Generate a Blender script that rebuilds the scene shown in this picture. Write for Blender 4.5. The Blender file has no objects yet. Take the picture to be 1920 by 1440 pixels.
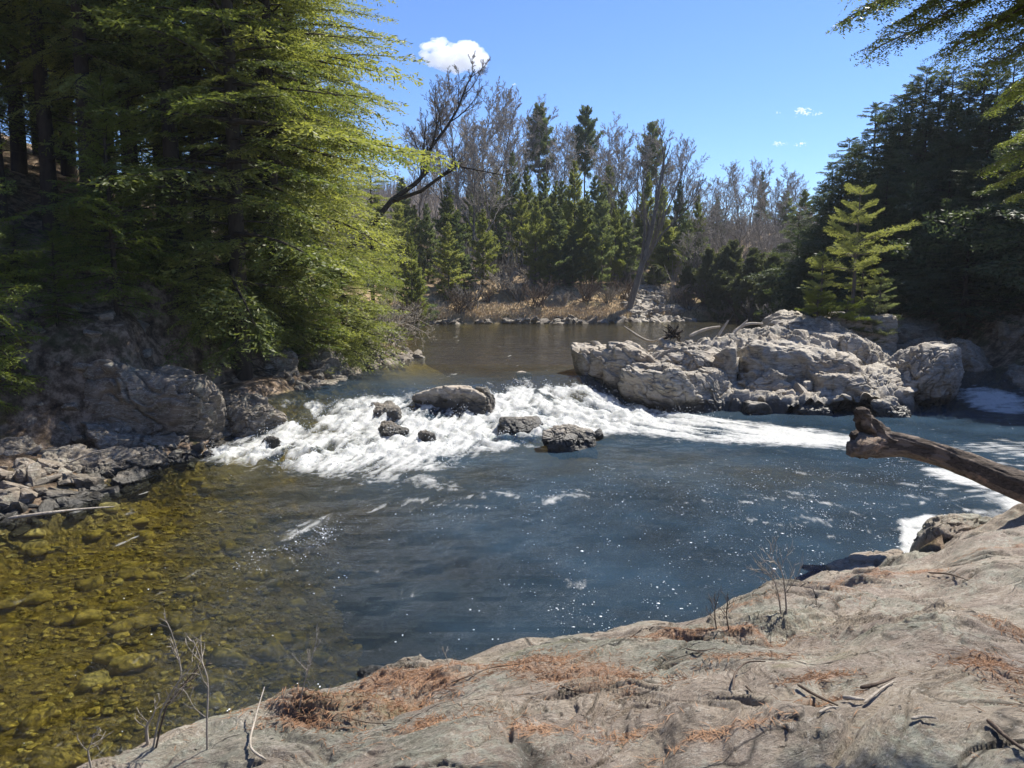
import bpy, bmesh, math, random
import numpy as np
from math import radians, sin, cos, pi
from mathutils import Vector, Matrix

# ------------------------------------------------------------------ camera, sky, sun, exposure
scene = bpy.context.scene
CZ = 4.5; PITCH = radians(7.9)
SUN_AZ = radians(47); SUN_EL = radians(52)      # azimuth measured to the right of the view direction (+y)
cam_d = bpy.data.cameras.new('camera'); cam = bpy.data.objects.new('camera', cam_d)
scene.collection.objects.link(cam); scene.camera = cam
cam.location = (0, 0, CZ); cam.rotation_euler = (radians(90) - PITCH, 0, 0)
cam_d.sensor_width = 36; cam_d.lens = 27; cam_d.clip_end = 6000; cam_d.clip_start = 0.05
world = bpy.data.worlds.new('World'); scene.world = world; world.use_nodes = True
wn = world.node_tree; wn.nodes.clear()
sky = wn.nodes.new('ShaderNodeTexSky'); sky.sky_type = 'NISHITA'; sky.sun_disc = False
sky.sun_elevation = SUN_EL; sky.sun_rotation = SUN_AZ
sky.air_density = 1.0; sky.dust_density = 0.1; sky.ozone_density = 3.0; sky.altitude = 600
bg = wn.nodes.new('ShaderNodeBackground'); bg.inputs['Strength'].default_value = 0.085
wo = wn.nodes.new('ShaderNodeOutputWorld')
hs_ = wn.nodes.new('ShaderNodeMix'); hs_.data_type = 'RGBA'; hs_.blend_type = 'MULTIPLY'; hs_.inputs[0].default_value = 1; hs_.inputs[7].default_value = (.70, .85, 1.14, 1)
wn.links.new(sky.outputs[0], hs_.inputs[6]); wn.links.new(hs_.outputs[2], bg.inputs[0]); wn.links.new(bg.outputs[0], wo.inputs[0])
sun_d = bpy.data.lights.new('sun', 'SUN'); sun_d.energy = 5.0; sun_d.angle = radians(0.5); sun_d.color = (1, .94, .84)
sun = bpy.data.objects.new('sun', sun_d); scene.collection.objects.link(sun)
sdir = Vector((sin(SUN_AZ) * cos(SUN_EL), cos(SUN_AZ) * cos(SUN_EL), sin(SUN_EL)))
sun.rotation_euler = (-sdir).to_track_quat('-Z', 'Y').to_euler(); sun.location = sdir * 60
scene.view_settings.view_transform = 'Standard'; scene.view_settings.look = 'None'
scene.view_settings.exposure = 0.9; scene.view_settings.gamma = 1
scene.render.engine = 'CYCLES'
cy = scene.cycles
cy.use_denoising = True; cy.max_bounces = 12; cy.volume_bounces = 8; cy.diffuse_bounces = 3; cy.glossy_bounces = 3; cy.transmission_bounces = 4
cy.transparent_max_bounces = 10; cy.sample_clamp_indirect = 4; cy.sample_clamp_direct = 0
cy.caustics_reflective = False; cy.caustics_refractive = False

COL = scene.collection
rng = np.random.default_rng(7)
random.seed(7)

# ------------------------------------------------------------------ pixel -> world
CP, SP = cos(PITCH), sin(PITCH)
def ray(px, py):
    r = (px - 960) / 1440.0; u = (720 - py) / 1440.0
    return (r, CP + u * SP, -SP + u * CP)
def at_z(px, py, z):
    d = ray(px, py); t = (z - CZ) / d[2]
    return (d[0] * t, d[1] * t, z)
def at_y(px, py, Y):
    d = ray(px, py); t = Y / d[1]
    return (d[0] * t, Y, CZ + d[2] * t)

# ------------------------------------------------------------------ noise
_pr = np.random.default_rng(1234)
PERM = np.concatenate([_pr.permutation(256)] * 3).astype(np.int32)
G = _pr.normal(size=(256, 3)); G /= np.linalg.norm(G, axis=1)[:, None]
def perlin(p):
    out = np.empty(len(p))
    for s in range(0, len(p), 200000):
        q = p[s:s + 200000]
        i = np.floor(q).astype(np.int32); f = q - i; i &= 255
        u = f * f * f * (f * (f * 6 - 15) + 10)
        r = 0
        for dx in (0, 1):
            wx = u[:, 0] if dx else 1 - u[:, 0]
            a = PERM[(i[:, 0] + dx) & 255]
            for dy in (0, 1):
                wy = u[:, 1] if dy else 1 - u[:, 1]
                b = PERM[(a + i[:, 1] + dy) & 255]
                for dz in (0, 1):
                    wz = u[:, 2] if dz else 1 - u[:, 2]
                    g = G[PERM[(b + i[:, 2] + dz) & 255]]
                    r = r + wx * wy * wz * (g[:, 0] * (f[:, 0] - dx) + g[:, 1] * (f[:, 1] - dy) + g[:, 2] * (f[:, 2] - dz))
        out[s:s + 200000] = r * 1.5
    return out
def fbm(p, octv=4, gain=.5, lac=2.03, off=0.):
    a = 1; r = np.zeros(len(p)); p = p + off
    for k in range(octv):
        r += a * perlin(p); p = p * lac + 17.3; a *= gain
    return r
def ridged(p, octv=4, gain=.5, off=0.):
    a = 1; r = np.zeros(len(p)); p = p + off; n = 0
    for k in range(octv):
        r += a * (1 - 2 * np.abs(perlin(p))); n += a; p = p * 2.07 + 9.1; a *= gain
    return r / n
def worley(p, off=0.):
    p = p + off; i = np.floor(p).astype(np.int32); f = p - i; n = len(p)
    d1 = np.full(n, 9.); d2 = np.full(n, 9.); val = np.zeros(n)
    for dx in (-1, 0, 1):
        for dy in (-1, 0, 1):
            for dz in (-1, 0, 1):
                h = PERM[(PERM[(PERM[(i[:, 0] + dx) & 255] + i[:, 1] + dy) & 255] + i[:, 2] + dz) & 255]
                c = G[h] * .45 + .5 + np.array([dx, dy, dz]); d = ((c - f) ** 2).sum(1)
                m = d < d1; d2 = np.where(m, d1, np.minimum(d2, d)); d1 = np.where(m, d, d1); val = np.where(m, h / 255., val)
    return val, np.sqrt(d2) - np.sqrt(d1)
def sstep(a, b, x):
    t = np.clip((x - a) / (b - a), 0, 1); return t * t * (3 - 2 * t)
def P3(x, y, z=None):
    x = np.asarray(x, float).ravel(); y = np.asarray(y, float).ravel()
    return np.stack([x, y, np.zeros_like(x) if z is None else np.asarray(z, float).ravel()], 1)
def seg_dist(x, y, pts, closed):
    d = np.full(x.shape, 1e9); n = len(pts)
    for k in range(n if closed else n - 1):
        ax, ay = pts[k][:2]; bx, by = pts[(k + 1) % n][:2]
        vx, vy = bx - ax, by - ay; L = vx * vx + vy * vy + 1e-9
        t = np.clip(((x - ax) * vx + (y - ay) * vy) / L, 0, 1)
        d = np.minimum(d, np.hypot(x - ax - t * vx, y - ay - t * vy))
    return d
def inside(x, y, pts):
    c = np.zeros(x.shape, bool); n = len(pts)
    for k in range(n):
        ax, ay = pts[k][:2]; bx, by = pts[(k + 1) % n][:2]
        if ay == by: continue
        m = ((ay > y) != (by > y)) & (x < (bx - ax) * (y - ay) / (by - ay) + ax)
        c ^= m
    return c
def sdist(x, y, pts):
    d = seg_dist(x, y, pts, True)
    return np.where(inside(x, y, pts), -d, d)

# ------------------------------------------------------------------ mesh and object helpers
def mesh(name, v, f, mat=None, smooth=True, attrs=None):
    me = bpy.data.meshes.new(name)
    v = np.asarray(v, np.float32); f = np.asarray(f, np.int32); k = f.shape[1]
    me.vertices.add(len(v)); me.vertices.foreach_set('co', v.ravel())
    me.loops.add(f.size); me.loops.foreach_set('vertex_index', f.ravel())
    me.polygons.add(len(f)); me.polygons.foreach_set('loop_start', np.arange(0, f.size, k, dtype=np.int32))
    me.polygons.foreach_set('loop_total', np.full(len(f), k, np.int32))
    me.polygons.foreach_set('use_smooth', np.full(len(f), smooth, bool))
    me.update(calc_edges=True)
    if attrs:
        for an, av in attrs.items():
            a = me.attributes.new(an, 'FLOAT', 'POINT'); a.data.foreach_set('value', np.asarray(av, np.float32))
    if mat: me.materials.append(mat)
    return me
def obj(name, me, parent=None, loc=(0, 0, 0), rot=(0, 0, 0), scale=(1, 1, 1)):
    o = bpy.data.objects.new(name, me); COL.objects.link(o)
    o.location = loc; o.rotation_euler = rot; o.scale = scale
    if parent: o.parent = parent
    return o
def tag(o, label=None, cat=None, group=None, kind=None):
    if label: o['label'] = label
    if cat: o['category'] = cat
    if group: o['group'] = group
    if kind: o['kind'] = kind
    return o
def copy_thing(o, loc, rot, scale, label, group=None):
    c = o.copy(); COL.objects.link(c); c.location = loc; c.rotation_euler = rot; c.scale = scale; c['label'] = label
    if group: c['group'] = group
    for ch in list(o.children):
        d = ch.copy(); COL.objects.link(d); d.parent = c
    return c
def grid_faces(nu, nv):
    a = np.arange(nu * nv).reshape(nu, nv)
    return np.stack([a[:-1, :-1], a[1:, :-1], a[1:, 1:], a[:-1, 1:]], -1).reshape(-1, 4)
def merge(parts):
    vs, fs, n = [], [], 0
    for v, f in parts:
        vs.append(v); fs.append(f + n); n += len(v)
    return np.concatenate(vs), np.concatenate(fs)
def tube(pts, rad, sides=5):
    pts = np.asarray(pts, float); rad = np.asarray(rad, float); n = len(pts)
    t = np.gradient(pts, axis=0); t /= np.linalg.norm(t, axis=1)[:, None] + 1e-9
    ref = np.array([0, 0, 1.]) if abs(t[0, 2]) < .8 else np.array([1., 0, 0])
    a = np.cross(t, ref); a /= np.linalg.norm(a, axis=1)[:, None] + 1e-9
    b = np.cross(t, a)
    th = np.linspace(0, 2 * pi, sides, endpoint=False)
    v = pts[:, None] + rad[:, None, None] * (a[:, None] * np.cos(th)[None, :, None] + b[:, None] * np.sin(th)[None, :, None])
    i = np.arange(n * sides).reshape(n, sides); j = np.roll(i, -1, 1)
    f = np.stack([i[:-1], j[:-1], j[1:], i[1:]], -1).reshape(-1, 4)
    return v.reshape(-1, 3), f
_ico = {}
def ico(n):
    if n not in _ico:
        bm = bmesh.new(); bmesh.ops.create_icosphere(bm, subdivisions=n, radius=1)
        bm.verts.ensure_lookup_table()
        _ico[n] = (np.array([v.co[:] for v in bm.verts]), np.array([[v.index for v in f.verts] for f in bm.faces])); bm.free()
    return _ico[n]

# ------------------------------------------------------------------ materials
class NT:
    def __init__(s, name):
        s.m = bpy.data.materials.new(name); s.m.use_nodes = True; s.t = s.m.node_tree; s.t.nodes.clear()
        s.out = s.n('OutputMaterial')
    def n(s, typ, **kw):
        nd = s.t.nodes.new('ShaderNode' + typ)
        for k, v in kw.items(): setattr(nd, k, v)
        return nd
    def l(s, a, b): s.t.links.new(a, b)
    def put(s, sock, val):
        if hasattr(val, 'links') or isinstance(val, bpy.types.NodeSocket): s.l(val, sock)
        else: sock.default_value = val
    def coord(s, kind='pos', scale=(1, 1, 1), rot=(0, 0, 0)):
        c = s.n('NewGeometry').outputs['Position'] if kind == 'pos' else s.n('TexCoord').outputs['Object']
        m = s.n('Mapping'); m.inputs['Scale'].default_value = scale; m.inputs['Rotation'].default_value = rot
        s.l(c, m.inputs[0]); return m.outputs[0]
    def noise(s, vec, scale, detail=4, rough=.55, dist=0.):
        nd = s.n('TexNoise'); s.l(vec, nd.inputs['Vector'])
        nd.inputs['Scale'].default_value = scale; nd.inputs['Detail'].default_value = detail
        nd.inputs['Roughness'].default_value = rough; nd.inputs['Distortion'].default_value = dist
        return nd.outputs['Fac']
    def vor(s, vec, scale, feature='F1', out='Distance'):
        nd = s.n('TexVoronoi', feature=feature); s.l(vec, nd.inputs['Vector']); nd.inputs['Scale'].default_value = scale
        return nd.outputs[out]
    def ramp(s, fac, stops):
        nd = s.n('ValToRGB'); s.l(fac, nd.inputs[0]); e = nd.color_ramp.elements
        while len(e) < len(stops): e.new(.5)
        for k, (p, c) in enumerate(stops):
            e[k].position = p; e[k].color = (c, c, c, 1) if not hasattr(c, '__len__') else (*c, 1)
        return nd.outputs[0]
    def math(s, op, a, b=0., c=None):
        nd = s.n('Math', operation=op); s.put(nd.inputs[0], a); s.put(nd.inputs[1], b)
        if c is not None: s.put(nd.inputs[2], c)
        return nd.outputs[0]
    def mr(s, v, a, b, c=0., d=1.):
        nd = s.n('MapRange'); s.put(nd.inputs[0], v)
        for k, q in enumerate((a, b, c, d)): s.put(nd.inputs[k + 1], q)
        return nd.outputs[0]
    def mix(s, fac, a, b, mode='MIX'):
        nd = s.n('Mix', data_type='RGBA', blend_type=mode)
        s.put(nd.inputs[0], fac)
        s.put(nd.inputs[6], a if not isinstance(a, tuple) else (*a, 1)); s.put(nd.inputs[7], b if not isinstance(b, tuple) else (*b, 1))
        return nd.outputs[2]
    def bump(s, h, strength=.5, dist=.05, normal=None):
        nd = s.n('Bump'); s.put(nd.inputs['Height'], h); nd.inputs['Strength'].default_value = strength
        nd.inputs['Distance'].default_value = dist
        if normal is not None: s.l(normal, nd.inputs['Normal'])
        return nd.outputs[0]
    def attr(s, name):
        return s.n('Attribute', attribute_name=name).outputs['Fac']
    def pbr(s, col, rough=.8, normal=None, spec=.3):
        p = s.n('BsdfPrincipled'); s.put(p.inputs['Base Color'], col if not isinstance(col, tuple) else (*col, 1))
        s.put(p.inputs['Roughness'], rough); s.put(p.inputs['Specular IOR Level'], spec)
        if normal is not None: s.l(normal, p.inputs['Normal'])
        return p.outputs[0]
    def done(s, sh):
        s.l(sh, s.out.inputs['Surface']); return s.m

def rock_material(name, dark, mid, light, stretch=(1, 1, 4), rot=(.5, .3, .4), scale=1., wet_z=None, lichen=.25, litter=False, crack=1., bump=1.):
    t = NT(name)
    c = t.coord('pos', tuple(scale * q for q in stretch), rot)
    ci = t.coord('pos', (scale,) * 3)
    big = t.noise(ci, .55, 4, .6, .4)
    fol = t.noise(c, 2.2, 9, .68, 1.1)
    fine = t.noise(c, 16, 6, .75, .5)
    spk = t.noise(ci, 60, 3, .7)
    v = t.math('ADD', t.math('MULTIPLY', fol, .55), t.math('ADD', t.math('MULTIPLY', fine, .35), t.math('MULTIPLY', big, .25)))
    v = t.math('ADD', v, t.math('MULTIPLY', t.math('SUBTRACT', spk, .5), .18))
    col = t.ramp(v, [(.40, dark), (.51, mid), (.64, light)])
    warm = t.noise(ci, .9, 5, .6)
    col = t.mix(t.mr(warm, .45, .7, 0, .45), col, (.30, .235, .175))
    # pale veins
    vein = t.math('ABSOLUTE', t.math('SUBTRACT', t.noise(c, 1.1, 5, .6, 1.8), .5))
    veinm = t.mr(vein, .0, .016, .55, 0.)
    col = t.mix(veinm, col, (.50, .47, .42))
    # lichen blotches
    li = t.noise(ci, 3.1, 8, .72, .2)
    col = t.mix(t.mr(li, .54, .62, 0, lichen), col, t.mix(t.mr(fine, .42, .55), (.10, .105, .08), (.36, .38, .30)))
    bl = t.noise(ci, 7.0, 6, .75)
    col = t.mix(t.mr(bl, .60, .68, 0, .75), col, (.045, .042, .036))
    # cracks
    w = t.n('VectorMath', operation='ADD'); t.l(c, w.inputs[0])
    nz = t.n('TexNoise'); nz.inputs['Scale'].default_value = 1.7; nz.inputs['Detail'].default_value = 5; t.l(c, nz.inputs[0])
    t.l(nz.outputs['Color'], w.inputs[1])
    ck = t.vor(w.outputs[0], .9, 'DISTANCE_TO_EDGE')
    ckm = t.mr(ck, .0, .022, 1, 0)
    ckm = t.math('MULTIPLY', ckm, t.mr(t.noise(ci, 1.4, 3), .45, .6, 0, crack))
    col = t.mix(t.math('MULTIPLY', ckm, .8), col, (.025, .022, .02))
    h = t.math('ADD', t.math('MULTIPLY', fol, .7), t.math('MULTIPLY', fine, .35))
    h = t.math('ADD', h, t.math('MULTIPLY', spk, .06))
    h = t.math('SUBTRACT', h, t.math('MULTIPLY', ckm, .35))
    nrm = t.bump(h, .8, .055 * bump)
    rough = .82
    if litter:
        a = t.attr('litter')
        m = t.mr(t.math('ADD', a, t.math('MULTIPLY', t.math('SUBTRACT', t.noise(ci, 8, 8, .8), .5), 1.6)), .40, .75)
        m = t.math('MULTIPLY', m, .9)
        sc = t.ramp(t.noise(ci, 45, 5, .8), [(.3, (.16, .08, .04)), (.5, (.36, .18, .095)), (.7, (.52, .31, .19))])
        col = t.mix(m, col, sc)
        ms = t.mr(t.math('ADD', t.attr('moss'), t.math('MULTIPLY', t.math('SUBTRACT', t.noise(ci, 6, 6, .75), .5), .9)), .5, .65)
        col = t.mix(t.math('MULTIPLY', ms, .75), col, t.ramp(t.noise(ci, 30, 4, .8), [(.3, (.06, .07, .02)), (.7, (.2, .2, .09))]))
    if wet_z is not None:
        sp = t.n('SeparateXYZ'); t.l(t.n('NewGeometry').outputs['Position'], sp.inputs[0])
        z = t.math('ADD', sp.outputs[2], t.math('MULTIPLY', t.math('SUBTRACT', t.noise(ci, 2.2, 5, .7), .5), -.7))
        wm = t.mr(z, wet_z, wet_z + .25, 1, 0)
        col = t.mix(t.math('MULTIPLY', wm, .88), col, (.018, .019, .018))
        rough = t.mr(wm, 0, 1, .82, .42)
    return t.done(t.pbr(col, rough, nrm, .35))

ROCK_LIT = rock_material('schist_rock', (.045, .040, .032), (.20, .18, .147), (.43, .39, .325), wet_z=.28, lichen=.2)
ROCK_UP = rock_material('schist_rock_midstream', (.06, .052, .04), (.24, .21, .165), (.46, .405, .33), wet_z=.75, lichen=.1, rot=(.2, .6, 1.2))
ROCK_BANK = rock_material('bank_rock', (.028, .024, .018), (.10, .087, .067), (.22, .19, .15), stretch=(1, 1, 2.5), wet_z=.1, lichen=.35, rot=(1.0, .2, .2))  # darker copy of the schist, shade of the bank put into its colour
ROCK_WET = rock_material('wet_dark_rock', (.02, .02, .02), (.05, .048, .043), (.12, .115, .1), wet_z=.2, lichen=.0, rot=(.1, .7, .9))
def ledge_material():
    t = NT('ledge_rock')
    ci = t.coord('pos'); base = t.coord('pos', (1, 1, 1), (0, 0, -.45))
    wn_ = t.n('TexNoise'); wn_.inputs['Scale'].default_value = .7; wn_.inputs['Detail'].default_value = 3; t.l(ci, wn_.inputs[0])
    ws = t.n('VectorMath', operation='SCALE'); t.l(wn_.outputs['Color'], ws.inputs[0]); ws.inputs['Scale'].default_value = 1.1
    wa = t.n('VectorMath', operation='ADD'); t.l(base, wa.inputs[0]); t.l(ws.outputs[0], wa.inputs[1])
    def stretched(sc):
        m = t.n('Mapping'); m.inputs['Scale'].default_value = sc; t.l(wa.outputs[0], m.inputs[0]); return m.outputs[0]
    s1 = stretched((1, 3.2, 3.2)); s2 = stretched((1, 3.0, 3.0)); s0 = stretched((1, 1.8, 1.8))
    streak = t.noise(s1, 2.2, 12, .74, .1); fines = t.noise(s2, 22, 8, .8, .0); grit = t.noise(ci, 130, 3, .8); broad = t.noise(s0, .8, 4, .55); spk = t.noise(ci, 70, 4, .75); mid = t.noise(ci, 5, 8, .7)
    col = t.mix(t.mr(broad, .40, .60), (.285, .228, .182), (.375, .315, .24))
    col = t.mix(t.mr(t.noise(ci, 1.0, 6, .65), .50, .62), col, (.24, .238, .185))
    v = t.math('ADD', t.math('MULTIPLY', streak, .42), t.math('ADD', t.math('MULTIPLY', fines, .36), t.math('ADD', t.math('MULTIPLY', spk, .16), t.math('MULTIPLY', grit, .14))))
    col = t.mix(t.mr(v, .465, .55, .62, 0), col, (.13, .11, .09)); col = t.mix(t.mr(v, .55, .66, 0, .85), col, (.52, .47, .40))
    # pale lichen-mottled crust
    lc = t.math('MULTIPLY', t.mr(t.noise(ci, 1.6, 4, .6), .50, .58), t.mr(t.noise(ci, 16, 8, .8), .47, .55)); col = t.mix(t.math('MULTIPLY', lc, .55), col, (.40, .42, .34))
    dk = t.math('MULTIPLY', t.mr(t.noise(ci, 1.3, 3, .6), .46, .56), t.mr(t.noise(s0, 12, 8, .78), .56, .62)); col = t.mix(t.math('MULTIPLY', dk, .85), col, (.055, .055, .04))
    # black elongated pits
    pv_ = t.vor(stretched((1.0, 2.6, 2.6)), 7.5); pm = t.math('MULTIPLY', t.mr(pv_, .10, .17, 1, 0), t.mr(mid, .50, .56)); col = t.mix(t.math('MULTIPLY', pm, .9), col, (.025, .022, .018))
    # open cracks running with the grain
    ck = t.vor(stretched((.55, 1.9, 1.9)), 1.1, 'DISTANCE_TO_EDGE'); cm = t.math('MULTIPLY', t.mr(ck, 0, .016, 1, 0), t.mr(t.noise(ci, .9, 3), .48, .58)); col = t.mix(t.math('MULTIPLY', cm, .85), col, (.03, .026, .02))
    col = t.mix(t.math('MULTIPLY', t.attr('crack'), .8), col, (.035, .03, .024))
    fk = t.noise(stretched((1, 2.2, 2.2)), 26, 5, .8); col = t.mix(t.mr(fk, .56, .61, 0, .6), col, (.07, .06, .048)); fk2 = t.noise(stretched((1, 2.2, 2.2)), 19, 6, .85); col = t.mix(t.mr(fk2, .56, .61, 0, .75), col, (.50, .46, .39))  # dark and pale stone flecks; the dark ones also paint in crack shadows
    a = t.attr('litter'); m = t.mr(t.math('ADD', a, t.math('MULTIPLY', t.math('SUBTRACT', t.noise(ci, 8, 8, .8), .5), 1.8)), .38, .85); m = t.math('MULTIPLY', m, .85)
    sc = t.ramp(t.noise(ci, 50, 6, .85), [(.36, (.10, .06, .038)), (.5, (.34, .20, .125)), (.62, (.56, .38, .26))]); col = t.mix(m, col, sc)
    ms = t.mr(t.math('ADD', t.attr('moss'), t.math('MULTIPLY', t.math('SUBTRACT', t.noise(ci, 6, 8, .8), .5), 1.2)), .5, .8); col = t.mix(t.math('MULTIPLY', ms, .7), col, t.ramp(t.noise(ci, 30, 4, .8), [(.3, (.10, .10, .04)), (.7, (.30, .29, .15))]))
    sp = t.n('SeparateXYZ'); t.l(t.n('NewGeometry').outputs['Position'], sp.inputs[0])
    z = t.math('ADD', sp.outputs[2], t.math('MULTIPLY', t.math('SUBTRACT', t.noise(ci, 3, 5, .7), .5), -.35)); wm = t.mr(z, -.02, .10, 1, 0); col = t.mix(t.math('MULTIPLY', wm, .85), col, (.03, .03, .026))
    h = t.math('ADD', t.math('MULTIPLY', streak, .6), t.math('ADD', t.math('MULTIPLY', fines, .35), t.math('MULTIPLY', mid, .35)))
    h = t.math('SUBTRACT', t.math('SUBTRACT', t.math('ADD', h, t.math('MULTIPLY', spk, .14)), t.math('MULTIPLY', pm, .25)), t.math('MULTIPLY', cm, .35))
    return t.done(t.pbr(col, t.mr(wm, 0, 1, .85, .4), t.bump(h, 1., .075), .3))
LEDGE = ledge_material()

def foliage_material(name, c1, c2, trans=.35, rough=.5, tip=None):
    t = NT(name)
    c = t.coord('obj')
    n = t.noise(c, 1.1, 3, .6); n2 = t.noise(c, 9, 2, .6)
    info = t.n('ObjectInfo').outputs['Random']
    f = t.math('ADD', t.math('MULTIPLY', n, .6), t.math('ADD', t.math('MULTIPLY', n2, .5), t.math('MULTIPLY', t.math('SUBTRACT', info, .5), .35)))
    col = t.mix(t.mr(f, .32, .8), c1, c2)
    p = t.pbr(col, rough, None, .35)
    tr = t.n('BsdfTranslucent'); t.l(t.mix(1., col, (1., 1.0, .55), 'MULTIPLY'), tr.inputs[0])
    mx = t.n('MixShader'); mx.inputs[0].default_value = trans; t.l(p, mx.inputs[1]); t.l(tr.outputs[0], mx.inputs[2])
    return t.done(mx.outputs[0])
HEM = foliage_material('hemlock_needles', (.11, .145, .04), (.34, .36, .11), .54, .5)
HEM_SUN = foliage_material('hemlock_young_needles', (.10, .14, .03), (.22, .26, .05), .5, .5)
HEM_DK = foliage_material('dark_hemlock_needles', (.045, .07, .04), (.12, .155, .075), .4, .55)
PINE = foliage_material('pine_needles_green', (.15, .19, .065), (.36, .38, .14), .55, .55)
PINE_B = foliage_material('pine_needles_blue_green', (.105, .15, .085), (.25, .29, .15), .52, .55)
PINE_Y = foliage_material('pine_needles_yellow', (.18, .215, .07), (.40, .42, .16), .55, .55)
CEDAR = foliage_material('cedar_foliage', (.07, .09, .05), (.17, .19, .10), .4, .6)
NEAR = foliage_material('near_hemlock_needles', (.14, .19, .06), (.42, .44, .14), .62, .4)

def bark_material(name, a, b, scale=6):
    t = NT(name); c = t.coord('obj', (1, 1, .25))
    n = t.noise(c, scale, 7, .7, .5)
    col = t.ramp(n, [(.3, a), (.7, b)])
    return t.done(t.pbr(col, .9, t.bump(n, .8, .04), .15))
BARK_DK = bark_material('dark_bark', (.022, .018, .014), (.075, .062, .05))
BARK_GR = bark_material('grey_bark', (.10, .09, .078), (.26, .24, .21))
BARK_BR = bark_material('brown_grey_bark', (.07, .058, .05), (.19, .165, .145))
TWIG_FAR = bark_material('lilac_grey_twig', (.22, .20, .175), (.43, .395, .35))
TWIG_PALE = bark_material('pale_twig', (.22, .19, .15), (.5, .45, .38), 12)
TWIG_BR = bark_material('brown_twig', (.06, .045, .035), (.2, .155, .12), 12)
STRAW = bark_material('straw', (.36, .28, .185), (.64, .53, .37), 3)
NEEDLE = bark_material('dry_needle', (.16, .085, .045), (.44, .27, .16), 5)

# ------------------------------------------------------------------ river layout (world metres)
RIVER = [(-14, -1), (-11.2, 8), (-9.8, 13.4), (-8.7, 15.2), (-9.1, 17.5), (-7.9, 19.2), (-7.7, 21.5), (-6.9, 23.2), (-6.2, 26), (-6.2, 28.2),
         (-5.2, 31), (-4.2, 33.8), (-6.2, 37), (-6.8, 43), (-7.4, 50), (-8.2, 57), (-4.4, 58.6), (3, 59), (8, 60), (11, 63), (17, 64), (23, 60),
         (22, 50), (20, 43), (17.5, 38), (18.5, 33), (19, 28), (19.5, 24), (17.5, 18.5), (13, 13.6), (9.5, 12.2), (7.5, 12), (6, 11.2), (4, 9.5), (3, 5), (2, -1)]
LIPX = [-9, -7.2, -5.6, -3.2, -1.2, .2, 1.3, 2.6, 4.5, 14, 16.5, 20]; LIPY = [22, 22.6, 23.6, 24.4, 25.2, 26.6, 27.6, 27.4, 28.2, 29, 28.2, 28]
FTX = [-9, -7.5, -5.6, -3.6, -1.6, .9, 2.8, 5, 14, 16.5, 20]; FTY = [19.5, 19.3, 18.4, 19.5, 20.9, 21.2, 23.4, 25.2, 25.5, 25.2, 25]
def wlevel(x, y):
    lip = np.interp(x, LIPX, LIPY); ft = np.interp(x, FTX, FTY)
    t = np.clip((y - ft) / (lip - ft), 0, 1)
    return t ** 1.9, t
def ledge_brow():
    return [(-3.6, 2.6), (-2.5, 4.1), (-1.27, 4.75), (-.41, 5.06), (.1, 5.35), (.6, 5.55), (1.56, 6.2), (2.2, 6.9), (3.1, 8.1), (3.7, 9.6), (4.25, 10.3), (5.2, 10.75), (6.0, 11.3), (6.5, 11.3), (7.0, 11.6), (7.7, 11.7), (8.6, 12.0), (11.5, 12.8)]
def ground_h(x, y):
    sd = sdist(x, y, RIVER); w, t = wlevel(x, y)
    P = P3(x, y)
    sh = x.shape
    n1 = fbm(P * .35, 4).reshape(sh); n2 = fbm(P * 1.3, 4, off=5.).reshape(sh); n3 = ridged(P * .8, 4, off=9.).reshape(sh)
    # bed
    mx = .70 + 2.6 * sstep(-3.8, 3.0, x + .38 * (y - 8))
    mx = mx + (1.3 - mx) * sstep(17, 22, y)
    mx = mx * (1 - .7 * sstep(5.5, 7.5, x) * sstep(13.5, 12, y))
    dep = np.minimum(mx, .12 + .55 * -sd)
    mid = (t > .02) & (t < .98)
    bed = w - dep + .10 * n2
    # land
    up = np.maximum(sd, 0)
    wob = 1 + .35 * n1
    left_cliff = .3 * sstep(0, .5, up) + 2.4 * sstep(1.1, 2.8, up * wob) + .40 * np.maximum(up - 1.4, 0) + .12 * np.maximum(up - 7, 0)
    left_low = .45 * sstep(0, 1.6, up * wob) + 2.1 * sstep(2.4, 5., up) + .48 * np.maximum(up - 4, 0)
    kl = sstep(17, 20, y) * (1 - sstep(31, 36, y))
    left = left_low + (left_cliff - left_low) * kl
    left = w + (1 - sstep(20, 24, y)) * 0 + left
    far = 1.0 + .42 * sstep(0, .5, up * wob) + .36 * np.minimum(up, 6) + .25 * np.maximum(up - 6, 0)
    hillcap = 9.5 + 7.0 * sstep(26, -8, x)
    far = np.where(far > hillcap, hillcap + (far - hillcap) * .06, far)
    right = w + 1.5 * sstep(0, 1.8, up * wob) + .33 * np.maximum(up - 1, 0)
    kr = sstep(2, 6, x); side = left + (right - left) * kr
    kf = sstep(50, 58, y) * sstep(-30, -10, x) * 1.0
    kf = np.where(y > 50, sstep(50, 60, y), 0.)
    land = side + (far - side) * kf
    land = np.minimum(land, 22 + .03 * (land - 22))
    near = np.where((y < 13) & (x > -5), .6 + 1.6 * sstep(0, 2.5, up), land)
    kn = sstep(14.5, 12.5, y) * sstep(-5, -2, x)
    land = land + (near - land) * kn
    land = land + (.12 * n2 + .28 * n1) * sstep(.3, 2.5, up) + .10 * n3 * sstep(0, .5, up)
    h = np.where(sd < 0, bed, np.maximum(land, w - .1 + np.minimum(.3 * up, .3)))
    k = sstep(-.5, .25, sd)
    h = np.where((sd > -.5) & (sd < .25), bed * (1 - k) + np.maximum(land, w - .1) * k, h)
    # stay below the foreground ledge
    bd = ((x > -5) & (x < 12) & (y < 12.5) & (y > -12))
    inl = inside(x, y, ledge_brow() + [(11.5, -3), (-3.6, -3)])
    h = np.where(inl & (y > -2.5), np.minimum(h, -.3), h)
    return h, sd
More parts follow.
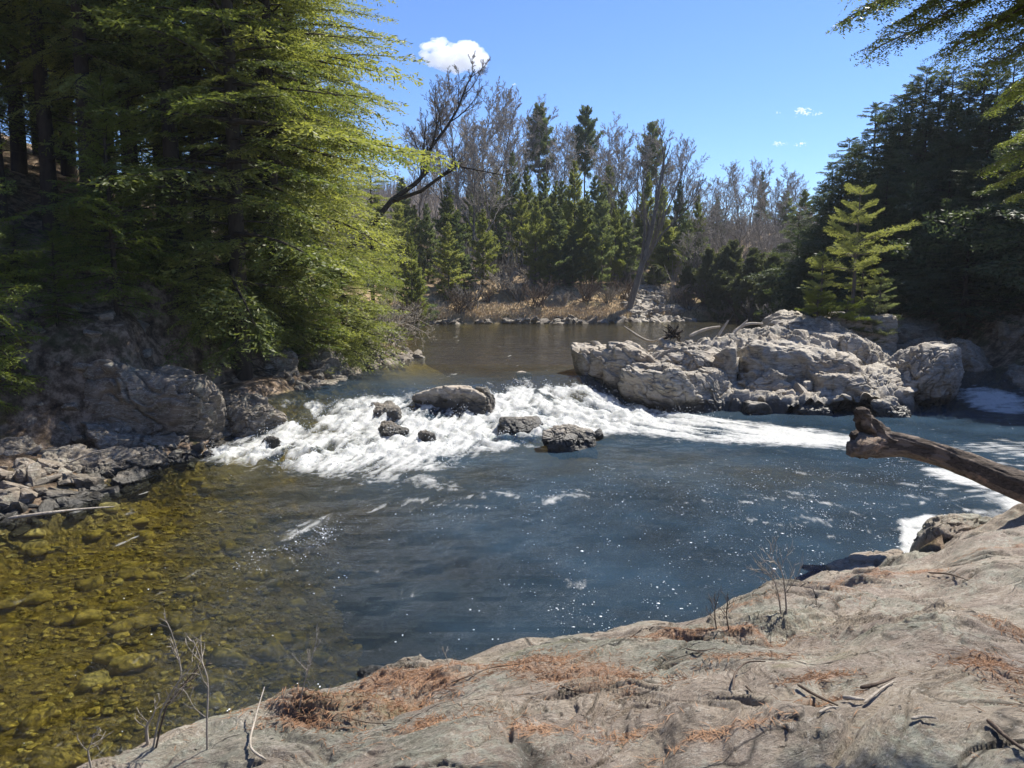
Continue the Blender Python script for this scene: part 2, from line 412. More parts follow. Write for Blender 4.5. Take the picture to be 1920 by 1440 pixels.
def gz(x, y):
    h, _ = ground_h(np.array([[float(x)]]), np.array([[float(y)]])); return float(h[0, 0])

def axis(segs):
    a = [np.array([segs[0][0]])]
    for lo, hi, st in segs:
        n = max(1, int(round((hi - lo) / st))); a.append(np.linspace(lo, hi, n + 1)[1:])
    return np.concatenate(a)
gx = axis([(-320, -200, 40), (-200, -60, 10), (-60, -24, 2), (-24, 26, .22), (26, 60, 2), (60, 200, 10), (200, 320, 40)])
gy = axis([(-200, -60, 35), (-60, -6, 4), (-6, 5, .6), (5, 66, .22), (66, 110, 1.2), (110, 200, 6), (200, 400, 50)])
X, Y = np.meshgrid(gx, gy, indexing='ij')
H, SD = ground_h(X, Y)
t = NT('forest_ground')
c = t.coord('pos')
a = t.ramp(t.noise(c, 3.0, 8, .75), [(.34, (.03, .022, .016)), (.48, (.13, .095, .066)), (.6, (.34, .26, .19))])
gr = t.ramp(t.noise(c, 5, 7, .75), [(.3, (.18, .12, .065)), (.55, (.40, .30, .18)), (.75, (.55, .44, .28))])
col = t.mix(t.attr('straw'), a, gr)
col = t.mix(t.mr(t.noise(c, .6, 5, .7), .52, .62, 0, .6), col, (.065, .075, .03))
bedc = t.ramp(t.noise(c, 4.5, 8, .75, .4), [(.3, (.22, .175, .08)), (.5, (.38, .31, .15)), (.7, (.54, .46, .25))])
col = t.mix(t.attr('bed'), col, bedc)
hh = t.noise(c, 7, 8, .75)
GROUND = t.done(t.pbr(col, .95, t.bump(hh, .9, .12), .1))
straw = sstep(52, 58, Y) * sstep(9, 5, SD) * sstep(18, 10, X)
straw = np.maximum(straw, sstep(60, 64, Y) * .5)
straw = np.maximum(straw, sstep(34, 38, Y) * sstep(3.5, 2, SD) * sstep(0, -3, X) * .9)
g = obj('ground', mesh('ground', P3(X, Y, H), grid_faces(*X.shape), GROUND, True,
        {'bed': sstep(.1, -.1, SD).ravel(), 'straw': straw.ravel()}))
tag(g, 'brown leaf litter, dead grass and river bed', None, None, 'structure')

# ------------------------------------------------------------------ water
wx = axis([(-15, -9.5, .5), (-9.5, 6.6, .055), (6.6, 9, .12), (9, 26, .3)])
wy = axis([(-2, 5, .7), (5, 15.5, .16), (15.5, 28.8, .06), (28.8, 40, .3), (40, 67, .6)])
X, Y = np.meshgrid(wx, wy, indexing='ij')
Z, T = wlevel(X, Y)
FOAM = [(-8.3, 19.6), (-7.5, 18.5), (-5.7, 17.9), (-4.6, 17.0), (-2.6, 16.1), (-.3, 15.4), (-1.2, 16.8), (-1.2, 18.2), (-.6, 19.3), (.8, 20.3), (2.2, 21.4), (3.6, 21.4), (5.2, 20.8),
        (7, 20.2), (9.6, 19.7), (10.4, 20.8), (9.2, 22.6), (7.4, 24.2), (5, 25.6), (3.6, 26.4), (2.4, 27.2), (.9, 27.6), (.1, 26.4), (-1.2, 25), (-3.2, 24.2), (-5.4, 23.4), (-6.9, 22.4), (-7.0, 20.5)]
fd = sdist(X, Y, FOAM)
P = P3(X, Y)
# local flow direction: downstream, fanning out
n_st = fbm(np.stack([P[:, 0] * 1.6 + P[:, 1] * .5, P[:, 1] * .55, P[:, 1] * 0], 1), 4).reshape(X.shape)
n_tb = fbm(P * 2.6, 4, .55, off=3.).reshape(X.shape)
n_tb2 = ridged(P * 5.5, 3, .55, off=8.).reshape(X.shape)
turb = sstep(.5, -.8, fd) * (.25 + .75 * np.maximum(sstep(0, .15, T) * sstep(1, .8, T), sstep(2.4, 0, np.abs(Y - np.interp(X, FTX, FTY)))))
turb *= sstep(7.5, 5, X)
def flow_noise(dx, dy, fa, fl, octv, off):
    return fbm(np.stack([(P[:, 0] * dy - P[:, 1] * dx) * fa, (P[:, 0] * dx + P[:, 1] * dy) * fl, P[:, 0] * 0], 1), octv, .58, off=off).reshape(X.shape)
kR = sstep(-1.0, 2.0, X - .25 * (Y - 22))
n_st = flow_noise(-.28, -.96, 2.2, .36, 4, 2.) * (1 - kR) + flow_noise(.80, -.60, 2.2, .40, 4, 5.) * kR
n_fs = flow_noise(-.28, -.96, 8.5, .8, 4, 12.) * (1 - kR) + flow_noise(.80, -.60, 8.5, .9, 4, 15.) * kR
n_f3 = 1 - 2 * np.abs(flow_noise(-.28, -.96, 7., 3., 3, 42.) * (1 - kR) + flow_noise(.80, -.60, 7., 3., 3, 45.) * kR)
n_tb = fbm(P * 1.7, 3, .5, off=3.).reshape(X.shape)
n_tb2 = fbm(P * 6., 3, .6, off=8.).reshape(X.shape)
Z = Z + turb * (.10 * n_st + .07 * n_tb + .04 * n_fs + .035 * n_tb2 + .015 * n_f3) + .010 * fbm(P * 1.1, 3, off=1.).reshape(X.shape) + .10 * turb * sstep(.0, -1.2, fd)
Z += .02 * n_tb * sstep(1.2, -.2, fd)
fpat = .5 + .30 * n_st + .30 * n_fs + .26 * n_tb + .22 * n_tb2
# standing waves below the right chute
Z += .07 * np.sin((X * .9 + Y * .5) * 2.6) * sstep(1.8, .2, np.hypot((X - 5) / 2.6, (Y - 24.2) / 1.4))
fd0 = fd; fd = fd + .75 * n_st + .35 * n_fs; foam = sstep(.9, -.8, fd)
slope_f = sstep(.02, .2, T) * sstep(1, .75, T)
foam = foam * (.60 + .42 * np.maximum(np.maximum(slope_f, sstep(3.2, .2, np.abs(Y - np.interp(X, FTX, FTY)))), sstep(3.5, 4.5, X) * .95)) * (.92 + .35 * n_st)
foam *= 1 - .38 * sstep(-.6, .2, fd)
gap = fbm(P * np.array([.75, .55, 1]), 3, .55, off=61.).reshape(X.shape)
foam *= 1 - .85 * sstep(.08, .45, gap) * sstep(.25, .7, T) * sstep(5, 3, X); foam *= 1 - .5 * sstep(.2, .55, -gap) * sstep(.5, .1, T) * sstep(4, 2.5, X)
Z += .16 * sstep(1.5, .2, np.abs(Y - np.interp(X, FTX, FTY) - .2)) * sstep(6, 4, X) * sstep(.3, -.5, fd0) * fbm(P * 1.5, 3, .6, off=33.).reshape(X.shape)
# dark, smooth tongues of fast water before they break
for cx0, cy0, rx, ry, am in ((1.5, 27.0, .9, .7, .9), (.2, 20.8, 1.0, .5, .35), (-5.2, 22.4, .5, .9, .45), (-1.6, 17.1, 1.4, .5, .6), (-.2, 22.6, .8, .35, .35), (2.3, 25.9, .5, .5, .5)):
    foam *= 1 - am * sstep(1.2, .4, np.hypot((X - cx0) / rx, (Y - cy0) / ry))
# tail streaks of foam in the pool, eddy patch by the ledge, right-hand channel
def blob(cx0, cy0, rx, ry, a=0., am=1.):
    dx, dy = X - cx0, Y - cy0; u = dx * cos(a) + dy * sin(a); v = -dx * sin(a) + dy * cos(a)
    return am * sstep(1.25, .3, np.hypot(u / rx, v / ry))
EDDY = [at_z(*q, 0)[:2] for q in ((1690, 975), (1745, 968), (1770, 985), (1850, 985), (1880, 1000), (1820, 1030), (1740, 1060), (1690, 1045), (1700, 1015))]
STREAK = [at_z(*q, 0)[:2] for q in ((1725, 875), (1790, 880), (1850, 905), (1925, 930), (1935, 960), (1900, 955), (1850, 925), (1790, 905), (1740, 890))]
ex = sstep(.22, -.10, sdist(X, Y, EDDY)) * 1.05 + sstep(.35, -.25, sdist(X, Y, STREAK)) * .8
foam = np.maximum(foam, ex)
foam = np.maximum(foam, blob(13.5, 19.5, 4.5, 2.2, .1, .42))
foam = np.maximum(foam, blob(9.5, 15.5, 2.8, 2.0, .7, .32))
foam = np.maximum(foam, blob(5.5, 14.5, 2.0, 2.4, .3, .22))
foam = np.maximum(foam, blob(-3.9, 13.3, .35, 1.3, -.45, .42))
foam = np.maximum(foam, blob(-.5, 15.2, 3.2, .9, .2, .34))
foam = np.maximum(foam, blob(17.0, 26.3, 1.4, 1.6, .0, .9))
foam = np.maximum(foam, blob(-7.2, 20.9, .35, 1.4, -.3, .7))
t = NT('river_water')
c = t.coord('pos')
cs = t.coord('pos', (1.0, 2.1, 1), (0, 0, .25))
w1 = t.noise(cs, 1.5, 3, .5, .3); w2 = t.noise(cs, 6.0, 5, .62, .4); w3 = t.noise(c, 26, 3, .6)
sp = t.n('SeparateXYZ'); t.l(c, sp.inputs[0])
calm = t.mr(sp.outputs[1], 25, 31, 1., .035)          # the upper pool is smooth
left_calm = t.mr(t.math('ADD', sp.outputs[0], t.math('MULTIPLY', sp.outputs[1], .3)), -2.8, 4.5, .30, 1.)
hh = t.math('ADD', t.math('MULTIPLY', w1, .5), t.math('ADD', t.math('MULTIPLY', w2, .46), t.math('MULTIPLY', w3, .06)))
hh = t.math('MULTIPLY', hh, t.math('MULTIPLY', calm, left_calm))
nrm = t.bump(hh, 1., 2.1)
fr = t.n('Fresnel'); fr.inputs['IOR'].default_value = 1.333; t.l(nrm, fr.inputs['Normal'])
gl = t.n('BsdfGlossy'); gl.inputs['Roughness'].default_value = .055; t.l(nrm, gl.inputs['Normal'])
tr = t.n('BsdfTransparent'); tr.inputs[0].default_value = (.97, 1, .96, 1)
ms = t.n('MixShader'); body = t.n('BsdfDiffuse'); t.l(t.mix(t.mr(sp.outputs[1], 24, 31), (.045, .085, .130), (.075, .066, .04)), body.inputs[0]); mb = t.n('MixShader')
t.l(t.math('MAXIMUM', t.math('MULTIPLY', t.mr(left_calm, .36, .95, .0, .5), t.mr(t.noise(c, .5, 5, .6), .35, .65, .55, 1.1)), t.mr(sp.outputs[1], 24, 31, 0, .16)), mb.inputs[0]); t.l(tr.outputs[0], mb.inputs[1]); t.l(body.outputs[0], mb.inputs[2])
t.l(fr.outputs[0], ms.inputs[0]); t.l(mb.outputs[0], ms.inputs[1]); t.l(gl.outputs[0], ms.inputs[2])
fo = t.attr('foam')
fp_ = t.attr('fpat')
pat = t.math('ADD', t.math('MULTIPLY', fp_, .55), t.math('ADD', t.math('MULTIPLY', t.noise(t.coord('pos', (1, .3, 1), (0, 0, .2)), 9, 9, .8, .5), .42), t.math('MULTIPLY', t.noise(c, 30, 4, .8), .20)))
fm = t.mr(t.math('ADD', t.math('MULTIPLY', fo, .60), pat), .80, 1.08)
fcol = t.mix(t.mr(t.noise(t.coord('pos', (1, .3, 1), (0, 0, .2)), 16, 8, .8, .4), .38, .58), (.74, .79, .76), (.98, .98, .98))
fb = t.bump(t.math('ADD', t.noise(c, 11, 6, .75), t.math('MULTIPLY', fp_, .8)), .6, .05)
fs = t.pbr(fcol, .5, fb, .3)
ftr = t.n('BsdfTranslucent'); t.l(fcol, ftr.inputs[0])
fmx = t.n('MixShader'); fmx.inputs[0].default_value = .5; t.l(fs, fmx.inputs[1]); t.l(ftr.outputs[0], fmx.inputs[2])
mf = t.n('MixShader'); t.l(fm, mf.inputs[0]); t.l(ms.outputs[0], mf.inputs[1]); t.l(fmx.outputs[0], mf.inputs[2])
va = t.n('VolumeAbsorption'); va.inputs['Color'].default_value = (.74, .68, .0, 1); va.inputs['Density'].default_value = .62
t.l(va.outputs[0], t.out.inputs['Volume'])
WATER = t.done(mf.outputs[0])
nu, nv = X.shape
top = P3(X, Y, Z); bot = top.copy(); bot[:, 2] = -6
ft = grid_faces(nu, nv); fb_ = ft[:, ::-1] + nu * nv
idx = np.arange(nu * nv).reshape(nu, nv); side = []
for e in (idx[0, ::-1], idx[-1, :], idx[:, 0], idx[::-1, -1]):
    side.append(np.stack([e[:-1], e[:-1] + nu * nv, e[1:] + nu * nv, e[1:]], 1))
wm = mesh('river', np.concatenate([top, bot]), np.concatenate([ft, fb_] + side), WATER, True, {'foam': np.concatenate([foam.ravel(), foam.ravel() * 0]), 'fpat': np.concatenate([fpat.ravel(), fpat.ravel() * 0])})
river = obj('river', wm); tag(river, 'dark blue river with white rapids and clear olive shallows', None, None, 'structure')
bmx = bmesh.new(); bmx.from_mesh(wm); bmesh.ops.recalc_face_normals(bmx, faces=bmx.faces); bmx.to_mesh(wm); bmx.free()
wz_x, wz_y, wz_Z = wx, wy, Z
def water_z(x, y):
    i = np.clip(np.searchsorted(wz_x, x), 0, len(wz_x) - 1); j = np.clip(np.searchsorted(wz_y, y), 0, len(wz_y) - 1)
    return wz_Z[i, j]

# spray: white drops and clots thrown up over the rapids
def scatter_blobs(name, pts, rad, mat, sub=1, squash=1.):
    v0, f0 = ico(sub); n = len(pts)
    d = rng.normal(size=(n, 1, 3)) * .0 + 1
    sc = rad[:, None, None] * rng.uniform(.6, 1.4, (n, 1, 3)); sc[:, :, 2] *= squash
    v = pts[:, None] + v0[None] * sc
    f = f0[None] + (np.arange(n) * len(v0))[:, None, None]
    return mesh(name, v.reshape(-1, 3), f.reshape(-1, 3), mat, True)
t = NT('foam_glint_white'); WHITE = t.done(t.pbr((.88, .9, .9), .5, None, .3))
n = 60000
px_ = rng.uniform(-8, 8, n); py_ = rng.uniform(16.5, 28, n)
F_ = foam[np.clip(np.searchsorted(wx, px_), 0, nu - 1), np.clip(np.searchsorted(wy, py_), 0, nv - 1)]
T_ = turb[np.clip(np.searchsorted(wx, px_), 0, nu - 1), np.clip(np.searchsorted(wy, py_), 0, nv - 1)]
cl = fbm(P3(px_, py_) * 1.8, 3)
keep = (rng.uniform(0, 1, n) < (T_ * 1.3) * sstep(-.2, .5, cl)) & (F_ > .35)
px_, py_, cl = px_[keep], py_[keep], cl[keep]
hz = rng.exponential(.055, len(px_)) * (1 + 1.5 * np.clip(cl, 0, 1))
pts = np.stack([px_, py_, water_z(px_, py_) + hz], 1)
spray = obj('spray', scatter_blobs('spray', pts, rng.uniform(.004, .013, len(pts)), WHITE, 1))
tag(spray, 'white drops of spray thrown up by the rapids', 'spray', None, 'stuff')

# white flecks on the pool: drifting foam, and sun glints put in as blobs
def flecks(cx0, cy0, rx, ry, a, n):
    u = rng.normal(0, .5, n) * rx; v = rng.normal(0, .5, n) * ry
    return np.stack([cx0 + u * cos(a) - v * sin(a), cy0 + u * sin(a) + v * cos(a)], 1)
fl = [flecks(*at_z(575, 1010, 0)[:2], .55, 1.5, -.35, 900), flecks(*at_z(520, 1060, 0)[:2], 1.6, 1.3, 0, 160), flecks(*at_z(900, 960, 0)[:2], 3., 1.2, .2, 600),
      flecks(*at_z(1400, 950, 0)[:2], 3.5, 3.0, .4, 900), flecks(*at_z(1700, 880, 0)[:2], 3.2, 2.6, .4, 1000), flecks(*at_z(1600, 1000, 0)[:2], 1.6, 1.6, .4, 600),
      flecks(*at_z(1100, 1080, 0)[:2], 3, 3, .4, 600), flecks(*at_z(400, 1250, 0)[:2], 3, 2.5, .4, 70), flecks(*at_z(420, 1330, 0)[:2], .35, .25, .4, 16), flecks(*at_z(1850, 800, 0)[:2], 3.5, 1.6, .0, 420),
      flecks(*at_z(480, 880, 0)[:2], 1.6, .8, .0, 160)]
fl += [flecks(*at_z(1450, 930, 0)[:2], 3.8, 3.2, .4, 1600), flecks(*at_z(1620, 900, 0)[:2], 2.6, 2.6, .4, 1300), flecks(*at_z(1150, 900, 0)[:2], 3, 1.6, .2, 700), flecks(*at_z(1200, 1150, 0)[:2], 2, 1.2, .3, 350), flecks(*at_z(1500, 1040, 0)[:2], 2, 1.6, .4, 700)]  # more flecks, added to imitate sun glints on the water
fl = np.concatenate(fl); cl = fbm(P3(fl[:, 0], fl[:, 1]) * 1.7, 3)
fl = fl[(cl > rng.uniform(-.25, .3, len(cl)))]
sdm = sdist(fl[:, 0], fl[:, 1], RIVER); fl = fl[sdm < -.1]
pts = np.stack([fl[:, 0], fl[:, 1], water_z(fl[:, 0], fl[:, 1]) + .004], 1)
fk = obj('foam_glint_flecks', scatter_blobs('foam_glint_flecks', pts, rng.lognormal(-5.1, .5, len(pts)), WHITE, 1, .25))
tag(fk, 'small white flecks on the pool, drifting foam and painted sun glints', 'foam', None, 'stuff')

# ------------------------------------------------------------------ foreground ledge
BROW = ledge_brow()
CTRL = [(0, 0, 2.9), (-2, 0, 2.75), (-3.5, 1.5, 2.1), (3, 0, 3.0), (6, 2, 3.0), (9, 5, 2.8), (0, 2.9, 2.45), (-1.2, 3.2, 2.2), (.92, 2.77, 2.58), (1.9, 2.6, 2.72), (1.87, 4.7, 2.0), (3.0, 4.3, 2.3), (3.9, 7.25, 1.25),
        (4.75, 6.9, 1.62), (6.3, 9.2, 1.2), (-2.4, 4.15, 1.62), (-1.27, 4.7, 1.7), (-.41, 5.0, 1.78), (.57, 5.5, 1.8), (1.56, 6.15, 1.5), (3.05, 8.0, .85), (4.1, 10.2, .16), (5.1, 10.6, .12), (6.3, 11.2, .2), (4.9, 9.2, .62),
        (7.0, 11.4, .52), (7.9, 11.4, 1.0), (9, 11, 1.5), (7.5, 9, 1.5), (.6, 4.2, 2.12), (2.7, 6.0, 1.68), (6.0, 7.2, 1.95), (8, 6, 2.5), (10, 11, 1.7), (5.6, 8.4, 1.25), (1.2, 3.6, 2.38), (2.3, 3.6, 2.42), (.2, 3.6, 2.22), (-.5, 4.2, 2.0)]
th = np.linspace(radians(-52), radians(62), 1150)       # bearing from +y
rr = np.concatenate([np.linspace(.3, 1.9, 30), np.exp(np.linspace(math.log(1.92), math.log(15), 720))])
TH, RR = np.meshgrid(th, rr, indexing='ij')
X = RR * np.sin(TH); Y = RR * np.cos(TH)
num = np.zeros(X.shape); den = np.zeros(X.shape)
for a_, b_, z_ in CTRL:
    w_ = 1 / (((X - a_) ** 2 + (Y - b_) ** 2) + .18) ** 1.6; num += w_ * z_; den += w_
H = num / den
BR = BROW + [(11.5, -4), (-3.6, -4)]
bd = seg_dist(X, Y, BROW, False); bd = np.where(inside(X, Y, BR), -bd, bd)
P = P3(X, Y); sh = X.shape
bd = bd + .10 * fbm(P * 1.3, 4, off=2.).reshape(sh)
warp = np.stack([fbm(P * .9, 3, off=20.), fbm(P * .9, 3, off=31.), np.zeros(len(P))], 1)
ang = .45
PR = np.stack([P[:, 0] * cos(ang) + P[:, 1] * sin(ang), -P[:, 0] * sin(ang) + P[:, 1] * cos(ang), P[:, 2]], 1)
PW = PR + .55 * warp
strat = ridged(PW * np.array([.55, 2.3, 1]), 5, .55, off=4.).reshape(sh)
roll = fbm(PW * np.array([.45, .95, 1]), 3, off=40.).reshape(sh)
fold = ridged(PW * np.array([.32, .75, 1]), 2, .5, off=71.).reshape(sh) * sstep(5.5, 3.5, Y)
finer = ridged(PW * np.array([2.6, 9., 1]), 4, .6, off=14.).reshape(sh)
pit = fbm(P * 9, 4, .6, off=77.).reshape(sh)
step = ridged(PW * np.array([.8, 1.4, 1]), 2, .5, off=61.).reshape(sh)
jag = sstep(.1, .5, fbm(P * .7, 2, off=88.).reshape(sh) + .35 * sstep(1.2, 3, X) * sstep(6, 3, Y))
vfine = ridged(PW * np.array([7., 26., 1]), 3, .6, off=24.).reshape(sh)
lay = strat * 5; lay = (np.floor(lay) + sstep(.42, .58, lay - np.floor(lay))) / 5
wc, we = worley(PW * np.array([.9, 2.2, 1]), 7.); wc2, we2 = worley(PW * np.array([3.2, 7., 1]), 3.)
wc, we, wc2, we2 = (q_.reshape(sh) for q_ in (wc, we, wc2, we2))
H = H + jag * (.045 * (wc - .5) * sstep(0, .15, we) + .030 * (wc2 - .5) * sstep(0, .15, we2)) - .035 * sstep(.04, 0, we) * sstep(.0, .4, fbm(P * .5, 2, off=99.).reshape(sh))
H = H + .010 * strat + (.045 + .05 * jag) * lay + .075 * roll + .07 * fold + (.006 + .020 * jag) * finer + (.0025 + .006 * jag) * vfine + .006 * pit - .035 * sstep(.72, .95, step) + .03 * jag * lay
far_flat = sstep(7, 10, Y)
drop = np.maximum(bd, 0)
H = H - 1.9 * drop ** 1.25 - .18 * sstep(-.35, .05, bd) + .1
H = np.maximum(H, -1.6 - .1 * X * 0)
# litter: rust-coloured pine needles collected in hollows
def pxblob(px, py, z, r, am=1.):
    q = at_z(px, py, z); return am * sstep(1.3, .25, np.hypot((X - q[0]) / r[0], (Y - q[1]) / r[1]))
LB = [(1080, 1312, 2.2, (.8, .24)), (930, 1300, 2.1, (.8, .22)), (760, 1345, 2.05, (.8, .28)), (620, 1395, 2.1, (.55, .26)), (700, 1375, 2.15, (.5, .2)), (820, 1400, 2.35, (.4, .14)), (1180, 1320, 2.2, (.3, .08)),
      (1560, 1150, 1.5, (.35, .35)), (1640, 1110, 1.1, (.9, .35)), (1420, 1180, 1.5, (.35, .15)), (1560, 1195, 1.7, (.16, .1)), (1240, 1255, 2.0, (.5, .12)), (1400, 1245, 2.0, (.4, .13)), (1880, 1330, 2.5, (.28, .45)),
      (1900, 1270, 2.3, (.2, .4)), (1000, 1395, 2.45, (.22, .07)), (1400, 1300, 2.25, (.3, .08)), (1560, 1380, 2.5, (.2, .06)), (1870, 1045, 1.2, (.7, .22)), (560, 1430, 2.1, (.35, .15)), (1760, 1150, 1.6, (.18, .12)),
      (1530, 1340, 2.4, (.25, .07)), (1200, 1400, 2.5, (.2, .06)), (1350, 1420, 2.6, (.3, .05))]
H_hollow = np.clip(finer * .12 + roll * .25, -.2, .3)
lit = np.zeros(sh)
for b in LB: lit = np.maximum(lit, np.maximum(1.0 * pxblob(*b), .55 * pxblob(b[0], b[1], b[2], (b[3][0] * 1.8, b[3][1] * 2.0))))
lit = lit - .9 * (H_hollow)
lit = lit * (.8 + .5 * fbm(P * 3, 3, off=3.).reshape(sh)) - .12 * sstep(.1, .5, strat) * 0
MB_ = [(700, 1400, 2.1, (.7, .3)), (1000, 1260, 2.0, (.8, .2)), (420, 1430, 1.9, (.6, .3)), (1790, 1125, 1.5, (.15, .1)), (1480, 1330, 2.3, (.2, .12)), (1900, 1200, 2.1, (.3, .4)), (1560, 1310, 2.3, (.35, .2))]
moss = np.zeros(sh)
for b in MB_: moss = np.maximum(moss, .62 * pxblob(*b))
ledge = obj('rock_ledge', mesh('rock_ledge', P3(X, Y, H), grid_faces(*sh)[:, ::-1], LEDGE, True, {'litter': lit.ravel(), 'moss': moss.ravel(), 'crack': (sstep(.07, .0, we) * sstep(.0, .3, fbm(P * .5, 2, off=99.).reshape(sh)) + jag * sstep(.05, 0, we2) * .8).ravel()}))
tag(ledge, 'broad folded grey-tan rock ledge with rusty needle litter filling the foreground', 'rock ledge')
LX, LY, LH, LL = X, Y, H, lit
def ledge_z(x, y):
    i = np.clip(np.searchsorted(th, np.arctan2(x, y)), 0, len(th) - 1); j = np.clip(np.searchsorted(rr, np.hypot(x, y)), 0, len(rr) - 1)
    return LH[i, j], LL[i, j]
def on_ledge(px, py):
    d = ray(px, py); tt = np.linspace(2, 15, 3000); x = d[0] * tt; y = d[1] * tt; z = CZ + d[2] * tt
    hz, _ = ledge_z(x, y); k = np.argmax(z < hz)
    return Vector((x[k], y[k], float(hz[k])))

# fallen needles as real slivers
n = 260000
rs = np.exp(rng.uniform(math.log(2.2), math.log(12), n)); ts = rng.uniform(radians(-42), radians(48), n)
x = rs * np.sin(ts); y = rs * np.cos(ts); z, lf = ledge_z(x, y)
keep = (rng.uniform(0, 1, n) < np.clip((lf - .2) * .75, 0.004, .6)) & (z > .2)
x, y, z = x[keep], y[keep], z[keep]; n = len(x)
a = rng.uniform(0, 2 * pi, n); L = rng.uniform(.03, .075, n) * (1 + .08 * np.hypot(x, y)); W = .0011 * (1 + .25 * np.hypot(x, y))
dx, dy = np.cos(a) * L / 2, np.sin(a) * L / 2; sx, sy = -np.sin(a) * W, np.cos(a) * W
zz = z + rng.uniform(.001, .006, n); dzz = rng.uniform(-.008, .008, n)
v = np.stack([np.stack([x - dx, y - dy, zz - dzz], 1), np.stack([x + sx, y + sy, zz + .002], 1), np.stack([x + dx, y + dy, zz + dzz], 1), np.stack([x - sx, y - sy, zz + .002], 1)], 1).reshape(-1, 3)
nd = obj('pine_needles', mesh('pine_needles', v, np.arange(n * 4).reshape(-1, 4), NEEDLE, False)); tag(nd, 'dry rust-coloured needles lying in the hollows of the ledge', 'needles', None, 'stuff')

# ------------------------------------------------------------------ rocks
def rock_geo(size, seed, sub=6, planes=11, k=9, disp=.1, strata=(1, 1, 3.5), tilt=(.5, .3, .4), crack=.09, low=.60, blk=None):
    r = np.random.default_rng(seed); d, f = ico(sub)
    nn = r.normal(size=(planes, 3)); nn /= np.linalg.norm(nn, axis=1)[:, None]; cc = r.uniform(low, 1., planes)
    nn = np.concatenate([nn, [[0, 0, 1], [0, 0, -1], [1, 0, 0], [-1, 0, 0], [0, 1, 0], [0, -1, 0]]]); cc = np.concatenate([cc, [1, 1, 1, 1, 1, 1]])
    q = np.maximum(d @ nn.T, 0) / cc; k = k * 1.9; rad = 1 / (q ** k).sum(1) ** (1 / k)
    v = d * rad[:, None] * (np.array(size) / 2)
    s = float(np.mean(size)) / 2
    o = r.uniform(0, 90, 3); R = np.array(Matrix.Rotation(tilt[0], 3, 'X') @ Matrix.Rotation(tilt[1], 3, 'Y') @ Matrix.Rotation(tilt[2], 3, 'Z'))
    pv = (v @ R.T); pv = pv + .25 * s * np.stack([fbm(v / s * 1.2 + o + kk * 9, 2) for kk in range(3)], 1)
    st = ridged(pv * np.array(strata) * .9 / max(s, .4) + o, 5, .58)
    lo = fbm(v / s * 1.1 + o, 4, .5)
    fi = fbm(v * 5 + o, 4, .6) if sub >= 6 else 0
    cr = np.abs(fbm(pv / s * np.array([1.1, 1.1, 2.4]) + o + 50, 3)); cr = sstep(.08, 0, cr)
    g2 = pv * np.array(strata) * .55 / max(s, .4) + o + 33; st2 = ridged(g2, 2); lay = st2 * 4; lay = (np.floor(lay) + sstep(.3, .7, lay - np.floor(lay))) / 4
    ce = perlin(pv / s * np.array([1.6, 1.6, 3.2]) + o); ce = np.round(ce * 4) / 4 * .6 + ce * .4
    m = s * (disp * .8 * lo + disp * .28 * st + disp * .2 * lay + disp * .3 * ce - crack * cr) + .008 * fi
    if sub >= 6:
        blk = .18 if blk is None else blk
        wv_ = pv / s + .3 * np.stack([fbm(v / s * 2 + o + kk * 5, 2) for kk in range(3)], 1)
        for fr_, am_ in ((1.0, 1.), (2.6, .30)):
            cv, ce_ = worley(wv_ * np.array([1., 1., 2.2]) * fr_, o); m = m + s * blk * am_ * ((cv - .5) * sstep(0, .07, ce_) - .22 * sstep(.05, 0, ce_))
    return v + d * m[:, None], f
def make_rock(name, label, cat, center, size, rotz, seed, mat, group=None, **kw):
    v, f = rock_geo(size, seed, **kw)
    o = obj(name, mesh(name, v, f, mat, True), None, center, (0, 0, rotz)); tag(o, label, cat, group); return o
def rock_px(name, label, x0, x1, ytop, ybot, Yd, depth, seed, mat, cat='boulder', sink=.35, group=None, rotz=0, **kw):
    a = at_y((x0 + x1) / 2, ytop, Yd); b = at_y((x0 + x1) / 2, ybot, Yd - depth * .3)
    w = (x1 - x0) / 1440 * Yd; h = a[2] - b[2]; hh = h * (1 + sink)
    return make_rock(name, label, cat, (a[0], Yd + depth * .15, a[2] - hh / 2), (w * 1.04, depth, hh), rotz, seed, mat, group, **kw)

# rock outcrop (the island) as one mass of bedrock
gx2 = np.linspace(1.6, 18, 400); gy2 = np.linspace(25.2, 40, 330)
X, Y = np.meshgrid(gx2, gy2, indexing='ij'); P = P3(X, Y); sh = X.shape
ISL = [(3.0, 26.8), (4.8, 25.9), (7.5, 25.6), (9.8, 24.9), (12.2, 24.6), (14.2, 26.0), (15.2, 29), (16.6, 33), (16.4, 37), (13.5, 38.6), (11, 37), (8.2, 34), (5.5, 31), (3.6, 29)]
sd_ = sdist(X, Y, ISL) + .35 * fbm(P * .8, 4, off=6.).reshape(sh)
Hh = -1.2 + 1.55 * sstep(.5, -.5, sd_) + .5 * sstep(-.6, -3.2, sd_) + 1.35 * sstep(4.2, 1, np.hypot((X - 14.2) / 1.0, (Y - 33.5) / 1.2)) + 1.25 * sstep(2.6, 1.0, np.hypot((X - 8.9) / 1.35, Y - 30.9)) + .5 * sstep(2.0, .8, np.hypot((X - 12) / 1.3, Y - 31.5))
PW = P + .5 * np.stack([fbm(P * .7, 3, off=20.), fbm(P * .7, 3, off=31.), np.zeros(len(P))], 1)
wv_, we_ = worley(PW * np.array([.9, 1.2, 1]), 3.); wv2, we2_ = worley(PW * np.array([2.4, 3, 1]), 8.)
wv_, we_, wv2, we2_ = (q_.reshape(sh) for q_ in (wv_, we_, wv2, we2_))
Hh = Hh + sstep(.4, -.6, sd_) * (.4 * (wv_ - .45) * sstep(0, .12, we_) + .28 * (wv2 - .4) * sstep(0, .12, we2_))
